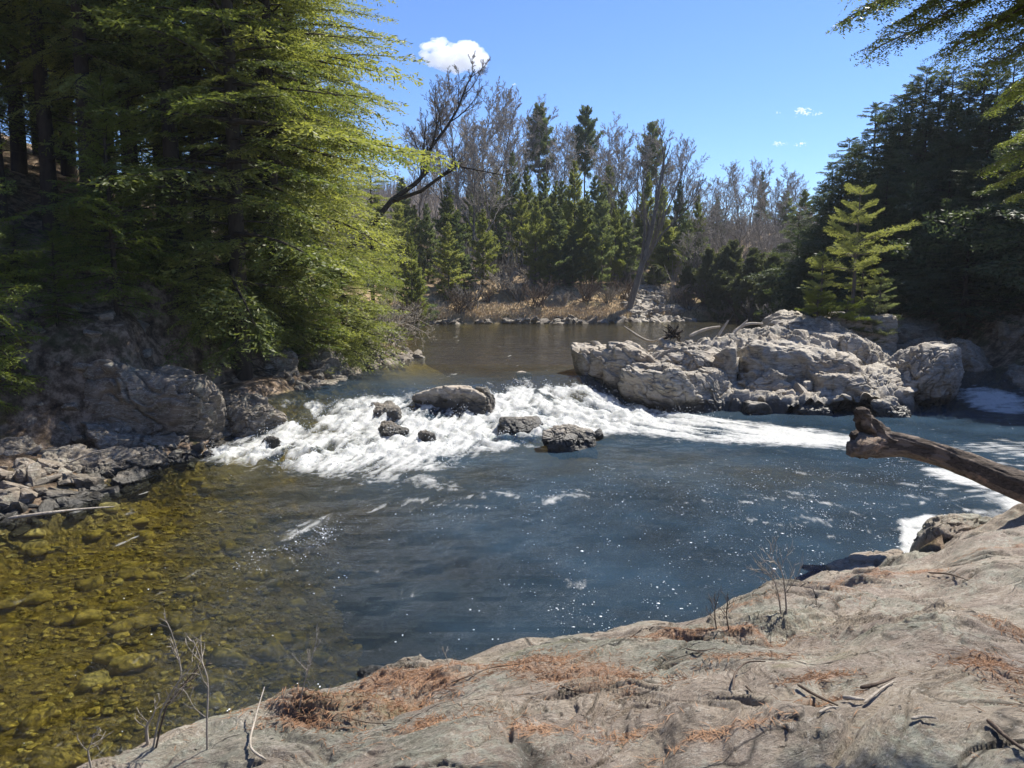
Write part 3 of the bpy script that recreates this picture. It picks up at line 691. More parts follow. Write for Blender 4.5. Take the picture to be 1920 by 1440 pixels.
Hh = Hh + .26 * ridged(PW * np.array([.9, .55, 1]), 5, .58, off=3.).reshape(sh) + .05 * ridged(PW * np.array([5, 2.4, 1]), 4, .6, off=13.).reshape(sh)
oc = obj('rock_outcrop', mesh('rock_outcrop', P3(X, Y, Hh), grid_faces(*sh), ROCK_LIT, True)); tag(oc, 'low mass of fractured grey bedrock between the rapids and the dark forest, under the boulders', 'rock outcrop')
ptsb = []
def isl_z(x, y):
    i = min(max(int((x - 1.6) / 16.4 * 399), 0), 399); j = min(max(int((y - 25.2) / 14.8 * 329), 0), 329); return float(Hh[i, j])

R = rock_px
R('boulder', 'dark-footed humped boulder at the left end of the outcrop, beside the top of the chute', 1078, 1262, 648, 745, 28.0, 3.4, 11, ROCK_UP, sub=7, k=6, tilt=(.2, -.9, .3), disp=.1, low=.8)
R('boulder', 'cracked blunt boulder with a pale face where the white chute meets the outcrop', 1172, 1325, 690, 775, 26.3, 2.6, 12, ROCK_LIT, sub=7, tilt=(.1, -.7, .4), disp=.14, low=.68)
R('boulder', 'blocky grey boulder with a rounded face in front of the upright slab', 1285, 1395, 700, 775, 26.4, 2.2, 13, ROCK_LIT, sub=7, disp=.14)
R('boulder', 'wide low block split into lumps behind the two front boulders', 1215, 1365, 640, 705, 28.6, 2.6, 14, ROCK_LIT, sub=7, disp=.16, k=12, low=.66)
R('boulder', 'short upright dark-sided slab standing between the block and the big hump', 1330, 1392, 650, 725, 27.4, 1.5, 15, ROCK_LIT, sub=6, k=16, low=.62, disp=.1)
R('boulder', 'largest boulder, a broad smooth striped hump at the middle of the outcrop', 1385, 1672, 631, 768, 28.6, 5.0, 16, ROCK_LIT, sub=7, k=5, low=.82, disp=.09, strata=(1, 1, 5), tilt=(.5, -.5, .2), crack=.05)
R('boulder', 'dark hollow-faced block at the lower left foot of the big hump', 1392, 1480, 690, 770, 26.6, 2.0, 17, ROCK_LIT, sub=7, k=14, low=.6, disp=.12)
R('boulder', 'jagged slanting slab rising behind the right shoulder of the big hump', 1585, 1675, 625, 730, 28.9, 2.4, 18, ROCK_LIT, sub=7, k=10, low=.62, disp=.18, tilt=(.2, 1.0, .2))
R('boulder', 'ragged pale broken rock at the right foot of the big hump', 1530, 1705, 698, 775, 26.3, 2.4, 19, ROCK_LIT, sub=7, k=8, low=.62, disp=.22, crack=.12, tilt=(.3, .8, .2))
R('boulder', 'rounded pale boulder with a sloping top standing alone at the right end of the outcrop', 1668, 1812, 652, 772, 26.8, 3.2, 20, ROCK_LIT, sub=7, k=7, low=.68, disp=.13, tilt=(.1, .9, .2))
R('boulder', 'flattish dark block lying on the skyline of the outcrop, left of the pine clump', 1405, 1490, 618, 655, 30.6, 2.0, 21, ROCK_LIT, sub=6, k=12, low=.62, disp=.12)
R('boulder', 'brown-topped mound of rock beside the foot of the pine clump', 1440, 1545, 575, 640, 33.2, 3.4, 22, ROCK_LIT, sub=6, k=6, disp=.12)
R('boulder', 'shaded rock shelf directly under the pine clump', 1530, 1665, 590, 655, 32.6, 3.0, 23, ROCK_LIT, sub=6, k=9, disp=.14)
R('boulder', 'small dark wedge of rock between the hump and the lone right boulder', 1655, 1700, 700, 765, 26.8, 1.2, 24, ROCK_LIT, sub=6, k=10, disp=.2)
R('rock', 'thin pale slab at the water line left of the driftwood log end', 1480, 1570, 745, 785, 25.4, 1.2, 25, ROCK_LIT, 'rock', sub=6, k=12, low=.6, disp=.2)
R('rock', 'small sharp rock just behind the raised tip of the driftwood log', 1640, 1705, 750, 790, 24.9, 1.0, 26, ROCK_LIT, 'rock', sub=6, k=12, low=.6, disp=.2)
R('rock', 'low wet stone at the water line below the cracked blunt boulder', 1390, 1445, 755, 782, 25.3, .9, 27, ROCK_LIT, 'rock', sub=5, disp=.2)
BRK = []
for k in range(60):
    x_ = rng.uniform(3.5, 15.5); y_ = np.interp(x_, [3, 4.8, 7.5, 9.8, 12.2, 14.2, 16], [26.8, 25.9, 25.6, 24.9, 24.6, 26.0, 27.5]) + rng.exponential(1.6) + .2
    BRK.append((x_, y_, isl_z(x_, y_)))
# midstream
R('boulder', 'long tan flat-topped boulder sitting in the middle of the rapids', 783, 912, 722, 788, 23.9, 2.0, 31, ROCK_UP, sub=7, k=9, low=.7, disp=.11, sink=.5, blk=.1)
R('boulder', 'wet black triangular rock at the right end of the long tan boulder', 890, 932, 732, 778, 23.8, 1.0, 32, ROCK_WET, sub=6, k=12, low=.6, disp=.16)
R('boulder', 'black dome of rock in the rapids with white water pouring off its right side', 938, 1015, 781, 818, 21.8, 1.3, 33, ROCK_WET, sub=6, k=6, disp=.1, sink=.6)
R('boulder', 'grey lumpy boulder with tan top at the edge of the calm pool', 1020, 1118, 799, 848, 20.2, 1.5, 34, ROCK_LIT, sub=7, k=8, low=.6, disp=.18, sink=.4)
R('rock', 'tiny dark stone just right of the grey lumpy boulder', 1108, 1135, 806, 822, 21.2, .5, 35, ROCK_WET, 'rock', sub=5, disp=.2)
R('boulder', 'black wet rock breaking the white water left of the long tan boulder', 680, 750, 762, 800, 22.4, 1.1, 36, ROCK_WET, sub=6, k=9, disp=.18, sink=.6)
R('rock', 'flat black rock just below the black wet rock in the left rapids', 710, 765, 797, 825, 21.0, .8, 37, ROCK_WET, 'rock', sub=6, disp=.18)
R('rock', 'round black rock low in the middle of the rapids', 780, 820, 810, 833, 20.4, .6, 38, ROCK_WET, 'rock', sub=6, k=5, disp=.08, sink=.6)
R('rock', 'pointed black rock half buried in foam at the foot of the left rapids', 488, 525, 818, 850, 19.6, .6, 39, ROCK_WET, 'rock', sub=6, disp=.2, sink=.6)
R('rock', 'thin tan stone at the lip upstream of the chute', 965, 1000, 697, 707, 28.6, .5, 40, ROCK_UP, 'rock', sub=5, disp=.15, sink=1.2)
# left bank
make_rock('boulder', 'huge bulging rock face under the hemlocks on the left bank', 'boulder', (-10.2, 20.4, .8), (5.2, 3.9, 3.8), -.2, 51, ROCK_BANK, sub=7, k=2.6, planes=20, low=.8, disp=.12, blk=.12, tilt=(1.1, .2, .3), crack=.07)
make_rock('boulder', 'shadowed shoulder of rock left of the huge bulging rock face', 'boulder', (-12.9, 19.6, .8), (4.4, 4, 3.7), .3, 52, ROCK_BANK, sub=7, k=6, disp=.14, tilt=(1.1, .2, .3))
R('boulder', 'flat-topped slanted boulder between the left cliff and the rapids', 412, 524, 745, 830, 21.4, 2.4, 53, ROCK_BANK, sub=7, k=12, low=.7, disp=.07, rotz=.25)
for k, (x0, x1, y0, y1, Yd, dd, lab) in enumerate([
    (440, 560, 640, 745, 25.0, 2.5, 'grey rock wall behind the flat-topped slanted boulder'),
    (545, 640, 650, 735, 26.5, 2.5, 'sunlit ragged rock wall where the left bank meets the upper pool'),
    (610, 690, 655, 710, 29.3, 2.2, 'mossy block of the left bank beside the upper pool'),
    (585, 650, 690, 722, 27.2, 1.2, 'low wet stone at the foot of the ragged left rock wall'),
    (655, 710, 640, 690, 31.2, 2.2, 'brush-covered rock near the point of the left bank')]):
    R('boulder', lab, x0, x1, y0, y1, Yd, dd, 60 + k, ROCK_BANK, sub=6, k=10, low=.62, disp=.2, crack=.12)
for k, (x0, x1, y0, y1, Yd, lab) in enumerate([
    (705, 742, 655, 682, 32.4, 'dark angular rock on the point of the left bank'), (735, 770, 664, 682, 33.4, 'pale flat rock second from the tip of the left point'),
    (762, 792, 670, 681, 33.6, 'small flat rock at the very tip of the left point'), (690, 716, 672, 690, 31.2, 'small block at the base of the left point')]):
    R('rock', lab, x0, x1, y0, y1, Yd, .9, 70 + k, ROCK_BANK, 'rock', sub=5, k=12, low=.6, disp=.15, group='rocks along the point of the left bank')
pile = [(95, 260, 905, 955, 16.4), (0, 90, 880, 935, 15.9), (-40, 60, 820, 880, 17.2), (60, 150, 850, 905, 17.0), (150, 235, 860, 910, 17.2), (215, 262, 885, 925, 16.8), (20, 110, 925, 965, 15.2), (-60, 30, 930, 975, 14.7),
        (150, 250, 790, 860, 18.6), (40, 150, 780, 850, 18.8), (-50, 60, 740, 820, 19.2), (235, 300, 850, 880, 17.9), (120, 190, 915, 950, 15.8)]
pl = ['long pale-edged slab nearest the water in the shaded rock pile', 'low angular block at the left edge of the shaded rock pile', 'dark block above the low angular block at the left edge', 'square dark stone in the middle of the shaded rock pile',
      'rounded stone with pale dry stalks lying on it', 'small stone at the right end of the shaded rock pile, touching the pool', 'thin slab behind the pale driftwood stick on the left shore', 'rock cut off by the left frame edge above the pool',
      'tilted rock against the foot of the huge bulging face', 'broad dark rock at the top of the shaded pile', 'shadowed boulder cut off by the left frame edge above the pile', 'flat wet stone between the pile and the huge bulging face', 'lowest small stone of the shaded pile beside the long slab']
for k, (x0, x1, y0, y1, Yd) in enumerate(pile):
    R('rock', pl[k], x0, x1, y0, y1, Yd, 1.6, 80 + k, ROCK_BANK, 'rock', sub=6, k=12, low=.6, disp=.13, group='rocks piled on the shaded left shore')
# right bank beyond the lone boulder
for k, (x0, x1, y0, y1, Yd, dd, lab) in enumerate([(1800, 1870, 640, 735, 29.5, 3, 'shadowed rock right of the lone pale boulder, above the small side fall'), (1860, 1990, 600, 700, 31, 4, 'dark rock shelf under the right-hand forest at the frame edge'),
        (1700, 1800, 640, 700, 31.5, 3, 'dim ridge of rock behind the lone pale boulder'), (1640, 1800, 585, 690, 34.5, 4, 'dark rock slope joining the outcrop to the right-hand forest'), (1905, 2000, 690, 745, 27.6, 3, 'dark boulder at the right frame edge beside the small side fall')]):
    R('boulder', lab, x0, x1, y0, y1, Yd, dd, 100 + k, ROCK_BANK, sub=6, k=9, disp=.18)
# foreground: tan rounded rock and shelf at the pool edge
q = at_z(1790, 1010, .3)
make_rock('boulder', 'smooth tan rounded rock at the pool edge beside the white foam patch', 'boulder', (q[0] + .05, q[1] + .1, .2), (1.3, .8, 1.0), .5, 110, LEDGE, sub=6, k=5, low=.85, disp=.06)
q = at_z(1640, 1060, .1)
make_rock('rock', 'low pale shelf of rock reaching into the pool left of the white foam patch', 'rock', (q[0] - .1, q[1] - .05, -.08), (1.9, .8, .55), .45, 111, LEDGE, sub=6, k=8, low=.8, disp=.08)

# river-bed stones seen through the clear shallows
v0, f0 = ico(3); V, F, n0 = [], [], 0
cnt = 8500
r_ = np.random.default_rng(5)
sx_ = r_.uniform(-11, .6, cnt * 2); sy_ = r_.uniform(4.6, 19, cnt * 2)
kk = (sx_ + .38 * (sy_ - 8) < .3 + r_.uniform(-1.5, .5, cnt * 2))
sx_, sy_ = sx_[kk][:cnt], sy_[kk][:cnt]
hz, sdx = ground_h(sx_[None], sy_[None]); hz = hz[0]; sdx = sdx[0]
base = []; TONE = []
for s in range(10):
    vv, ff = rock_geo((1, 1, 1), 300 + s, sub=3, planes=9, k=16, low=.55, disp=.09); base.append(vv)
for k in range(len(sx_)):
    s = .045 + .17 * r_.beta(1.0, 4.0) + (.5 if r_.random() < .02 else 0) * .6
    if sdx[k] > -.15 or hz[k] > -.16: continue
    a = r_.uniform(0, 2 * pi); vv = base[k % 10] * np.array([s * r_.uniform(.8, 1.5), s, s * r_.uniform(.35, .6)])
    vv = np.stack([vv[:, 0] * cos(a) - vv[:, 1] * sin(a), vv[:, 0] * sin(a) + vv[:, 1] * cos(a), vv[:, 2]], 1) + np.array([sx_[k], sy_[k], hz[k] + s * .08])
    V.append(vv); F.append(f0 + n0); n0 += len(vv); TONE.append(np.full(len(vv), r_.random()))
t = NT('river_stone'); c = t.coord('pos')
cell = t.noise(c, 2.2, 2); n_ = t.noise(c, 14, 6, .7)
col = t.ramp(t.math('ADD', t.math('MULTIPLY', cell, .7), t.math('MULTIPLY', n_, .35)), [(.3, (.15, .115, .045)), (.52, (.46, .38, .17)), (.75, (.68, .58, .32))])
tn = t.attr('tone'); col = t.mix(t.mr(tn, .0, .35, .55, 0), col, (.09, .075, .045)); col = t.mix(t.mr(tn, .7, 1., 0, .55), col, (.55, .52, .42))
STONE = t.done(t.pbr(col, .8, t.bump(n_, .5, .02), .3))
st_ = obj('river_stones', mesh('river_stones', np.concatenate(V), np.concatenate(F), STONE, True, {'tone': np.concatenate(TONE)})); tag(st_, 'olive-brown cobbles lying on the bed of the clear shallows', 'stones', None, 'stuff')
make_rock('boulder', 'long striped rock slab lying under the water near the ledge', 'boulder', (-1.9, 8.1, -.62), (2.6, 1.0, .7), .55, 120, STONE, sub=6, k=8, disp=.1)
make_rock('boulder', 'rounded sunken rock at the edge of the deep water right of the striped slab', 'boulder', (-.75, 8.9, -.75), (1.5, .9, .7), .3, 121, STONE, sub=6, k=6, disp=.1)
make_rock('rock', 'dark stone just breaking the surface against the foot of the ledge', 'rock', at_z(712, 1278, -.05), (.5, .36, .3), .3, 122, ROCK_WET, sub=5, k=6, disp=.1)

def rubble(name, label, pts, smin, smax, mat, seed=9):
    r_ = np.random.default_rng(seed); V, F, n0 = [], [], 0
    for (x_, y_, z_) in pts:
        s = r_.uniform(smin, smax); a = r_.uniform(0, 2 * pi)
        vv = base[r_.integers(10)] * np.array([s * r_.uniform(.9, 1.8), s * r_.uniform(.6, 1), s * r_.uniform(.4, .8)]); b = r_.uniform(-.6, .6)
        vv = np.stack([vv[:, 0] * cos(b) - vv[:, 2] * sin(b), vv[:, 1], vv[:, 0] * sin(b) + vv[:, 2] * cos(b)], 1)
        vv = np.stack([vv[:, 0] * cos(a) - vv[:, 1] * sin(a), vv[:, 0] * sin(a) + vv[:, 1] * cos(a), vv[:, 2]], 1) + np.array([x_, y_, z_])
        V.append(vv); F.append(f0 + n0); n0 += len(vv)
    o = obj(name, mesh(name, np.concatenate(V), np.concatenate(F), mat, False)); tag(o, label, 'stones', None, 'stuff'); return o
rubble('broken_rock', 'angular broken blocks of grey rock wedged between the boulders of the outcrop', BRK, .2, .6, ROCK_LIT, 21)
pts = []
for k in range(900):
    x_ = rng.uniform(9.6, 18); y_ = 62.2 + rng.uniform(-1.2, 7) + max(0, x_ - 13) * .1
    if abs(x_ - 10.3 - (y_ - 62) * .25) > 1.6 + (y_ < 65) * 3.2 * rng.uniform(0, 1): continue
    pts.append((x_, y_, max(gz(x_, y_), .9)))
rubble('rubble_slope', 'slope of broken pale grey stones running down to the far end of the pool', pts, .35, .95, ROCK_LIT)
pts = []
for k in range(420):
    x_ = rng.uniform(-8, 12); y_ = float(np.interp(x_, [-8.2, -4.4, 3, 8, 11], [57.3, 58.6, 59, 60, 62.5])) + rng.uniform(-.35, .25)
    if perlin(np.array([[x_ * .9, y_ * .3, 4.]]))[0] < rng.uniform(-.35, .3): continue
    pts.append((x_, y_ + rng.exponential(.4), 1.0 + rng.uniform(-.15, .15)))
rubble('shore_stones', 'pale stones strewn along the far water line below the dead grass', pts, .12, .95, ROCK_BANK, 10)
pts = []
for k in range(240):
    y_ = rng.uniform(24, 52); i_ = np.interp(y_, [23.2, 26, 28.2, 31, 33.8, 37, 43, 50, 57], [-6.9, -6.2, -6.2, -5.2, -4.2, -6.2, -6.8, -7.4, -8.2]); x_ = i_ + rng.uniform(-.7, .3)
    pts.append((x_, y_, max(gz(x_, y_), .95)))
rubble('bank_stones', 'grey stones and ledge scraps along the left edge of the upper pool', pts, .2, .7, ROCK_BANK, 12)
pts = []
for k in range(320):
    y_ = rng.uniform(13.2, 21.5); i_ = np.interp(y_, [8, 13.4, 15.2, 17.5, 19.2], [-11.2, -9.8, -8.7, -9.1, -7.9]); x_ = i_ - rng.exponential(1.1) + .3
    pts.append((x_, y_, gz(x_, y_)))
rubble('shore_cobbles', 'small dark stones filling the gaps of the shaded left shore', pts, .15, .5, ROCK_BANK, 13)

# ------------------------------------------------------------------ foliage generators
def leaves_mesh(pos, d, nrm, L, W):
    s = np.cross(d, nrm); s /= np.linalg.norm(s, axis=1)[:, None] + 1e-9
    m = pos + d * (L * .5)[:, None]
    v = np.stack([pos, m + s * (W * .5)[:, None], pos + d * L[:, None], m - s * (W * .5)[:, None]], 1)
    return v.reshape(-1, 3), np.arange(len(pos) * 4).reshape(-1, 4)
def spray(r, L, n_side, leaf, width, s0=.2, ang=52, droop=.25, spread=.42, gap=.62, sub=True, fuzz=.25):
    """flat feathery bough along +x; returns leaf arrays and axis points"""
    pos, dr, nr, ll = [], [], [], []
    def axis_pt(s): return np.array([s * L, .04 * L * sin(s * 4 + r.random()), -droop * L * s * s])
    ph = r.uniform(0, 6)
    def ax(s): return np.array([s * L, .05 * L * sin(s * 4 + ph), -droop * L * s * s + .06 * L * s])
    for i in range(n_side):
        s = s0 + (1 - s0) * (i + r.random() * .7) / n_side
        p0 = ax(s); side = 1 if i % 2 else -1
        tl = L * spread * ((1 - s) ** .65 + .12) * r.uniform(.65, 1.2) * (min(1, .55 + (s - s0) * 2.2))
        a = radians(ang * r.uniform(.75, 1.15)) * side
        d0 = np.array([cos(a), sin(a), r.uniform(-.38, .12)])
        nn = max(3, int(tl / (leaf * gap)))
        tt = (np.arange(nn) + .5) / nn
        pts = p0 + d0 * (tt * tl)[:, None]; pts[:, 2] -= .25 * tl * tt ** 2 * r.uniform(.5, 1.3)
        for sd2 in (1, -1):
            aa = a + sd2 * radians(42) + r.normal(0, fuzz * .8, nn)
            dd = np.stack([np.cos(aa), np.sin(aa), r.normal(-.24, fuzz * 1.3, nn)], 1)
            pos.append(pts); dr.append(dd); ll.append(leaf * r.uniform(.6, 1.35, nn) * (1.25 - .5 * tt))
            nr.append(np.stack([r.normal(0, .8, nn), r.normal(0, .8, nn), np.ones(nn)], 1))
    pos = np.concatenate(pos); dr = np.concatenate(dr); nr = np.concatenate(nr); ll = np.concatenate(ll)
    dr /= np.linalg.norm(dr, axis=1)[:, None]
    return pos, dr, nr, ll, ll * width, np.array([ax(s) for s in np.linspace(0, 1, 6)])
def tuft_spray(r, L, n_tw, leaf, width, s0=.3, spread=.4, rise=.1, per=13, flat=.55):
    """bough of needle tufts: clusters of needles radiating round twig ends"""
    pos, dr, ll = [], [], []; ph = r.uniform(0, 6)
    def ax(s): return np.array([s * L, .05 * L * sin(s * 4 + ph), rise * L * s * s])
    cs = [ax(s) for s in np.linspace(s0, 1, 7)]
    for i in range(n_tw):
        s = s0 + (1 - s0) * (i + r.random() * .7) / n_tw; side = 1 if i % 2 else -1; a = radians(r.uniform(30, 62)) * side
        tl = L * spread * ((1 - s) ** .6 + .2) * r.uniform(.5, 1.2); d = np.array([cos(a), sin(a), r.uniform(-.15, .3)])
        for q in np.arange(.35, 1.01, max(.3, leaf * .8 / tl) if tl > 0 else 1): cs.append(ax(s) + d * tl * q)
    cs = np.array(cs)
    for c in cs:
        q = r.normal(size=(per, 3)); q[:, 2] = q[:, 2] * flat + .25; q[:, 0] += .5; q /= np.linalg.norm(q, axis=1)[:, None]
        pos.append(c + q * leaf * .12); dr.append(q); ll.append(leaf * r.uniform(.55, 1.2, per))
    pos = np.concatenate(pos); dr = np.concatenate(dr); ll = np.concatenate(ll); nr = r.normal(size=pos.shape)
    return pos, dr, nr, ll, ll * width, np.array([ax(s) for s in np.linspace(0, 1, 6)])
def tuft_templates(seed, n, **kw):
    out = []
    for k in range(n):
        r = np.random.default_rng(seed + k); pos, d, nr, ll, w, ax = tuft_spray(r, **kw)
        v, f = leaves_mesh(pos, d, nr, ll, w); out.append(dict(L=kw['L'], v=v, pos=pos, ax=ax))
    return out
def rot_to(az, pitch, roll):
    M = Matrix.Rotation(az, 3, 'Z') @ Matrix.Rotation(-pitch, 3, 'Y') @ Matrix.Rotation(roll, 3, 'X'); return np.array(M)
def conifer(seed, H, R, n_br, tmpl, h0=.12, prof=.8, pitch=(.35, -.25), trunk_r=.22, whorl=0, jitter=.25, lmat=HEM, bmat=BARK_DK, lean=0, top_r=.25, name='hemlock_tree', dead=0, rollv=.3):
    r = np.random.default_rng(seed); Vl, wood = [], []
    hs = np.linspace(0, H, 14); wobx = np.cumsum(r.normal(0, .02 * H / 14, 14)) + lean * hs; woby = np.cumsum(r.normal(0, .02 * H / 14, 14))
    wobx -= wobx[0]; woby -= woby[0]
    wood.append(tube(np.stack([wobx, woby, hs], 1), trunk_r * (1 - hs / H) ** .85 + .012, 8))
    nl = 0; FF = []
    asym = r.uniform(0, 2 * pi)
    for i in range(n_br):
        u = (i + r.random()) / n_br
        h = H * (h0 + (1 - h0) * (1 - (1 - u) ** 1.15))
        if whorl: h = H * h0 + round((h - H * h0) / whorl) * whorl + r.normal(0, .05)
        h = min(h, H * .985)
        f = (h - H * h0) / (H * (1 - h0))
        az = i * 2.39996 + r.normal(0, .4)
        Lb = R * (max(1 - f, 0) ** prof) * (1 + r.normal(0, jitter)) * (1 + .15 * cos(az - asym)) * min(1, .34 + 2.4 * f) + top_r
        Lb = max(Lb, .2); roll_ = r.normal(0, rollv)
        T = tmpl[r.integers(len(tmpl))]
        s = Lb / T['L']
        pt = pitch[1] + (pitch[0] - pitch[1]) * f + r.normal(0, .1)
        M = rot_to(az, pt, roll_)
        base_ = np.array([np.interp(h, hs, wobx), np.interp(h, hs, woby), h])
        sl = s ** .75 / s       # keep leaves from shrinking as fast as the bough
        v = T['v'] * s
        cidx = np.repeat(T['pos'] * s, 4, 0)
        v = cidx + (v - cidx) * sl
        Vl.append(v @ M.T + base_)
        axp = (T['ax'] * s) @ M.T + base_
        wood.append(tube(axp[:5], np.linspace(max(.012, .016 * Lb), .004, 5), 4))
    for i in range(dead):
        h = H * h0 * r.uniform(.25, 1.1); az = r.uniform(0, 2 * pi); Lb = r.uniform(.5, 2.0)
        base_ = np.array([np.interp(h, hs, wobx), np.interp(h, hs, woby), h]); p = [base_]; d = np.array([cos(az), sin(az), r.uniform(-.3, .2)])
        for _ in range(4): p.append(p[-1] + d * Lb / 4); d = d + r.normal(0, .2, 3)
        wood.append(tube(p, np.linspace(.025, .006, 5), 3))
    V = np.concatenate(Vl); crown = mesh('crown', V, np.arange(len(V)).reshape(-1, 4), lmat, False)
    wv, wf = merge(wood); tr = mesh('trunk', wv, wf, bmat, True)
    return crown, tr
def templates(seed, n, **kw):
    out = []
    for k in range(n):
        r = np.random.default_rng(seed + k); pos, d, nr, ll, w, ax = spray(r, **kw)
        v, f = leaves_mesh(pos, d, nr, ll, w); out.append(dict(L=kw['L'], v=v, pos=pos, ax=ax))
    return out
T_HEM = templates(100, 6, L=3.2, n_side=32, leaf=.115, width=.32, s0=.22, droop=.22, spread=.36, gap=.55)
T_HEM2 = templates(150, 5, L=3.2, n_side=26, leaf=.18, width=.40, s0=.3, droop=.2, spread=.36, gap=.6)
T_SAP = templates(200, 4, L=1.2, n_side=22, leaf=.075, width=.3, s0=.08, droop=.12, spread=.4, gap=.5)
T_PIN = tuft_templates(300, 5, L=2.2, n_tw=14, leaf=.30, width=.30, s0=.25, spread=.42, rise=.12)
T_YEL = tuft_templates(400, 5, L=1.6, n_tw=22, per=16, leaf=.12, width=.13, s0=.2, spread=.40, rise=.08, flat=.35)

def proto(name, crown, trunk, cat):
    e = bpy.data.objects.new(name, None); COL.objects.link(e); e['category'] = cat
    obj('trunk', trunk, e); obj('crown', crown, e) if crown else None
    return e
PLACED = {}
def place(pkey, name, cat, data, loc, rz, sc, label, group):
    """first use creates the thing; later uses copy it"""
    if pkey not in PLACED:
        e = bpy.data.objects.new(name, None); COL.objects.link(e); e['category'] = cat
        for cn, me in data.items(): obj(cn, me, e)
        e.location = loc; e.rotation_euler = (0, 0, rz); e.scale = sc; e['label'] = label; e['group'] = group
        PLACED[pkey] = e; return e
    return copy_thing(PLACED[pkey], loc, (0, 0, rz), sc, label, group)

ORD = ['leftmost', 'second', 'third', 'fourth', 'fifth', 'sixth', 'seventh', 'eighth', 'ninth', 'tenth', 'eleventh', 'twelfth', 'thirteenth', 'fourteenth', 'fifteenth', 'sixteenth', 'seventeenth', 'eighteenth', 'nineteenth', 'twentieth',
       'twenty-first', 'twenty-second', 'twenty-third', 'twenty-fourth', 'twenty-fifth', 'twenty-sixth', 'twenty-seventh', 'twenty-eighth', 'twenty-ninth', 'thirtieth', 'thirty-first', 'thirty-second', 'thirty-third', 'thirty-fourth', 'thirty-fifth',
       'thirty-sixth', 'thirty-seventh', 'thirty-eighth', 'thirty-ninth', 'fortieth', 'forty-first', 'forty-second', 'forty-third', 'forty-fourth', 'forty-fifth', 'forty-sixth', 'forty-seventh', 'forty-eighth', 'forty-ninth', 'fiftieth']
def olabel(k, what):
    return ('leftmost ' + what) if k == 0 else ORD[k] + ' from left of the ' + what.replace(' tree ', ' trees ').replace(' shrub ', ' shrubs ')

# left bank: tall hemlocks
hemA = [conifer(1 + k, 20, 4.6, 165, T_HEM, h0=.04 + .02 * k, prof=.62, pitch=(.45, -.18), jitter=.36, trunk_r=.24, dead=10) for k in range(3)]
hemB = [conifer(11 + k, 20, 3.8, 85, T_HEM, h0=.24, jitter=.4, prof=.6, pitch=(.4, -.3), trunk_r=.26, lmat=HEM, dead=26) for k in range(2)]
LEFT = [(562, 29.5, 20, 'A'), (500, 26.6, 21, 'A'), (390, 25.2, 20, 'A'), (262, 24.6, 21, 'B'), (205, 25.8, 22, 'B'), (110, 24.0, 18, 'B'), (15, 23.0, 19, 'B'), (535, 33.5, 19, 'A'), (440, 31, 21, 'A'), (320, 30, 21, 'B'), (150, 31, 21, 'B'), (60, 28, 19, 'B'),
        (640, 39.5, 12, 'A'), (600, 34.5, 14, 'A'), (-110, 23, 20, 'A'), (-60, 27, 20, 'B'), (100, 38, 21, 'B'), (230, 37, 21, 'B'), (350, 38, 21, 'A'), (480, 39, 20, 'A'), (20, 36, 20, 'B'), (545, 44, 18, 'A'), (-200, 27, 20, 'A'), (700, 47, 11, 'A')]
LEFT += [(335, 23.6, 19, 'B'), (452, 23.5, 21, 'A'), (520, 25.5, 20, 'A'), (-20, 44, 22, 'A'), (60, 46, 22, 'A'), (140, 44, 22, 'A'), (270, 46, 22, 'A'), (10, 33, 21, 'A'), (190, 41, 21, 'A'), (180, 22.9, 18, 'B'), ]
LEFT.sort()
for k, (px, Yd, Ht, kind) in enumerate(LEFT):
    x_, y_, _ = at_y(px, 600, Yd); arr = hemA if kind == 'A' else hemB; i = k % len(arr)
    place(('L', kind, i), 'hemlock_tree', 'tree', {'trunk': arr[i][1], 'crown': arr[i][0]}, (x_, y_, gz(x_, y_) - .15), rng.uniform(0, 6.28), (Ht / 20 * rng.uniform(.95, 1.08),) * 2 + (Ht / 20,),
          olabel(k, 'tall hemlock tree crowding the left bank'), 'tall hemlocks crowding the left bank')
# saplings at the front of the left bank, catching the sun
sapl = [conifer(31 + k, 4.2, 1.5, 90, T_SAP, h0=.05, prof=.75, pitch=(.5, -.15), trunk_r=.045, lmat=HEM_SUN, top_r=.12) for k in range(2)]
sapl += [conifer(35 + k, 4.2, 2.2, 110, T_SAP, h0=.02, prof=.6, pitch=(.4, -.45), trunk_r=.05, lmat=HEM, top_r=.3) for k in range(2)]
SAP = [(92, 415, 19.5, 'bright young hemlock with a sunlit tip above the rock pile at far left'), (188, 135, 20.5, 'tall slender young hemlock with sunlit drooping boughs in front of the thick dark trunk'),
       (640, 470, 29, 'bushy young hemlock overhanging the left edge of the upper pool'), (-10, 185, 17.5, 'young hemlock cut off by the left frame edge with a bright bough'), (560, 430, 26.2, 'yellow-green young hemlock leaning over the ragged left rock wall'),
       (430, 480, 23.8, 'young hemlock in half shade above the flat-topped slanted boulder'), (300, 560, 22.6, 'small shaded hemlock on top of the huge bulging rock face'), (700, 560, 33.5, 'low bright hemlock at the point of the left bank')]
SAP[3] = (-75, 185, 17.5, SAP[3][3])
for k_, (px, ty, Yd, w_) in enumerate([(140, 450, 21.9, 'low dark hemlock above the shadowed shoulder of rock'), (235, 430, 22.4, 'drooping hemlock on the crest left of the huge bulging rock face'), (365, 420, 22.8, 'drooping hemlock on the crest right of the huge bulging rock face'),
        (490, 440, 25.2, 'low hemlock spilling over the grey rock wall'), (600, 540, 27.5, 'low bright hemlock spilling over the ragged rock wall'), (665, 590, 30.8, 'short hemlock above the mossy block on the left bank'), (30, 500, 20.5, 'low hemlock in deep shade at the left frame edge'),
        (530, 500, 26.0, 'smallest hemlock on the crest between the two left rock walls')]): SAP.append((px, ty, Yd, w_))
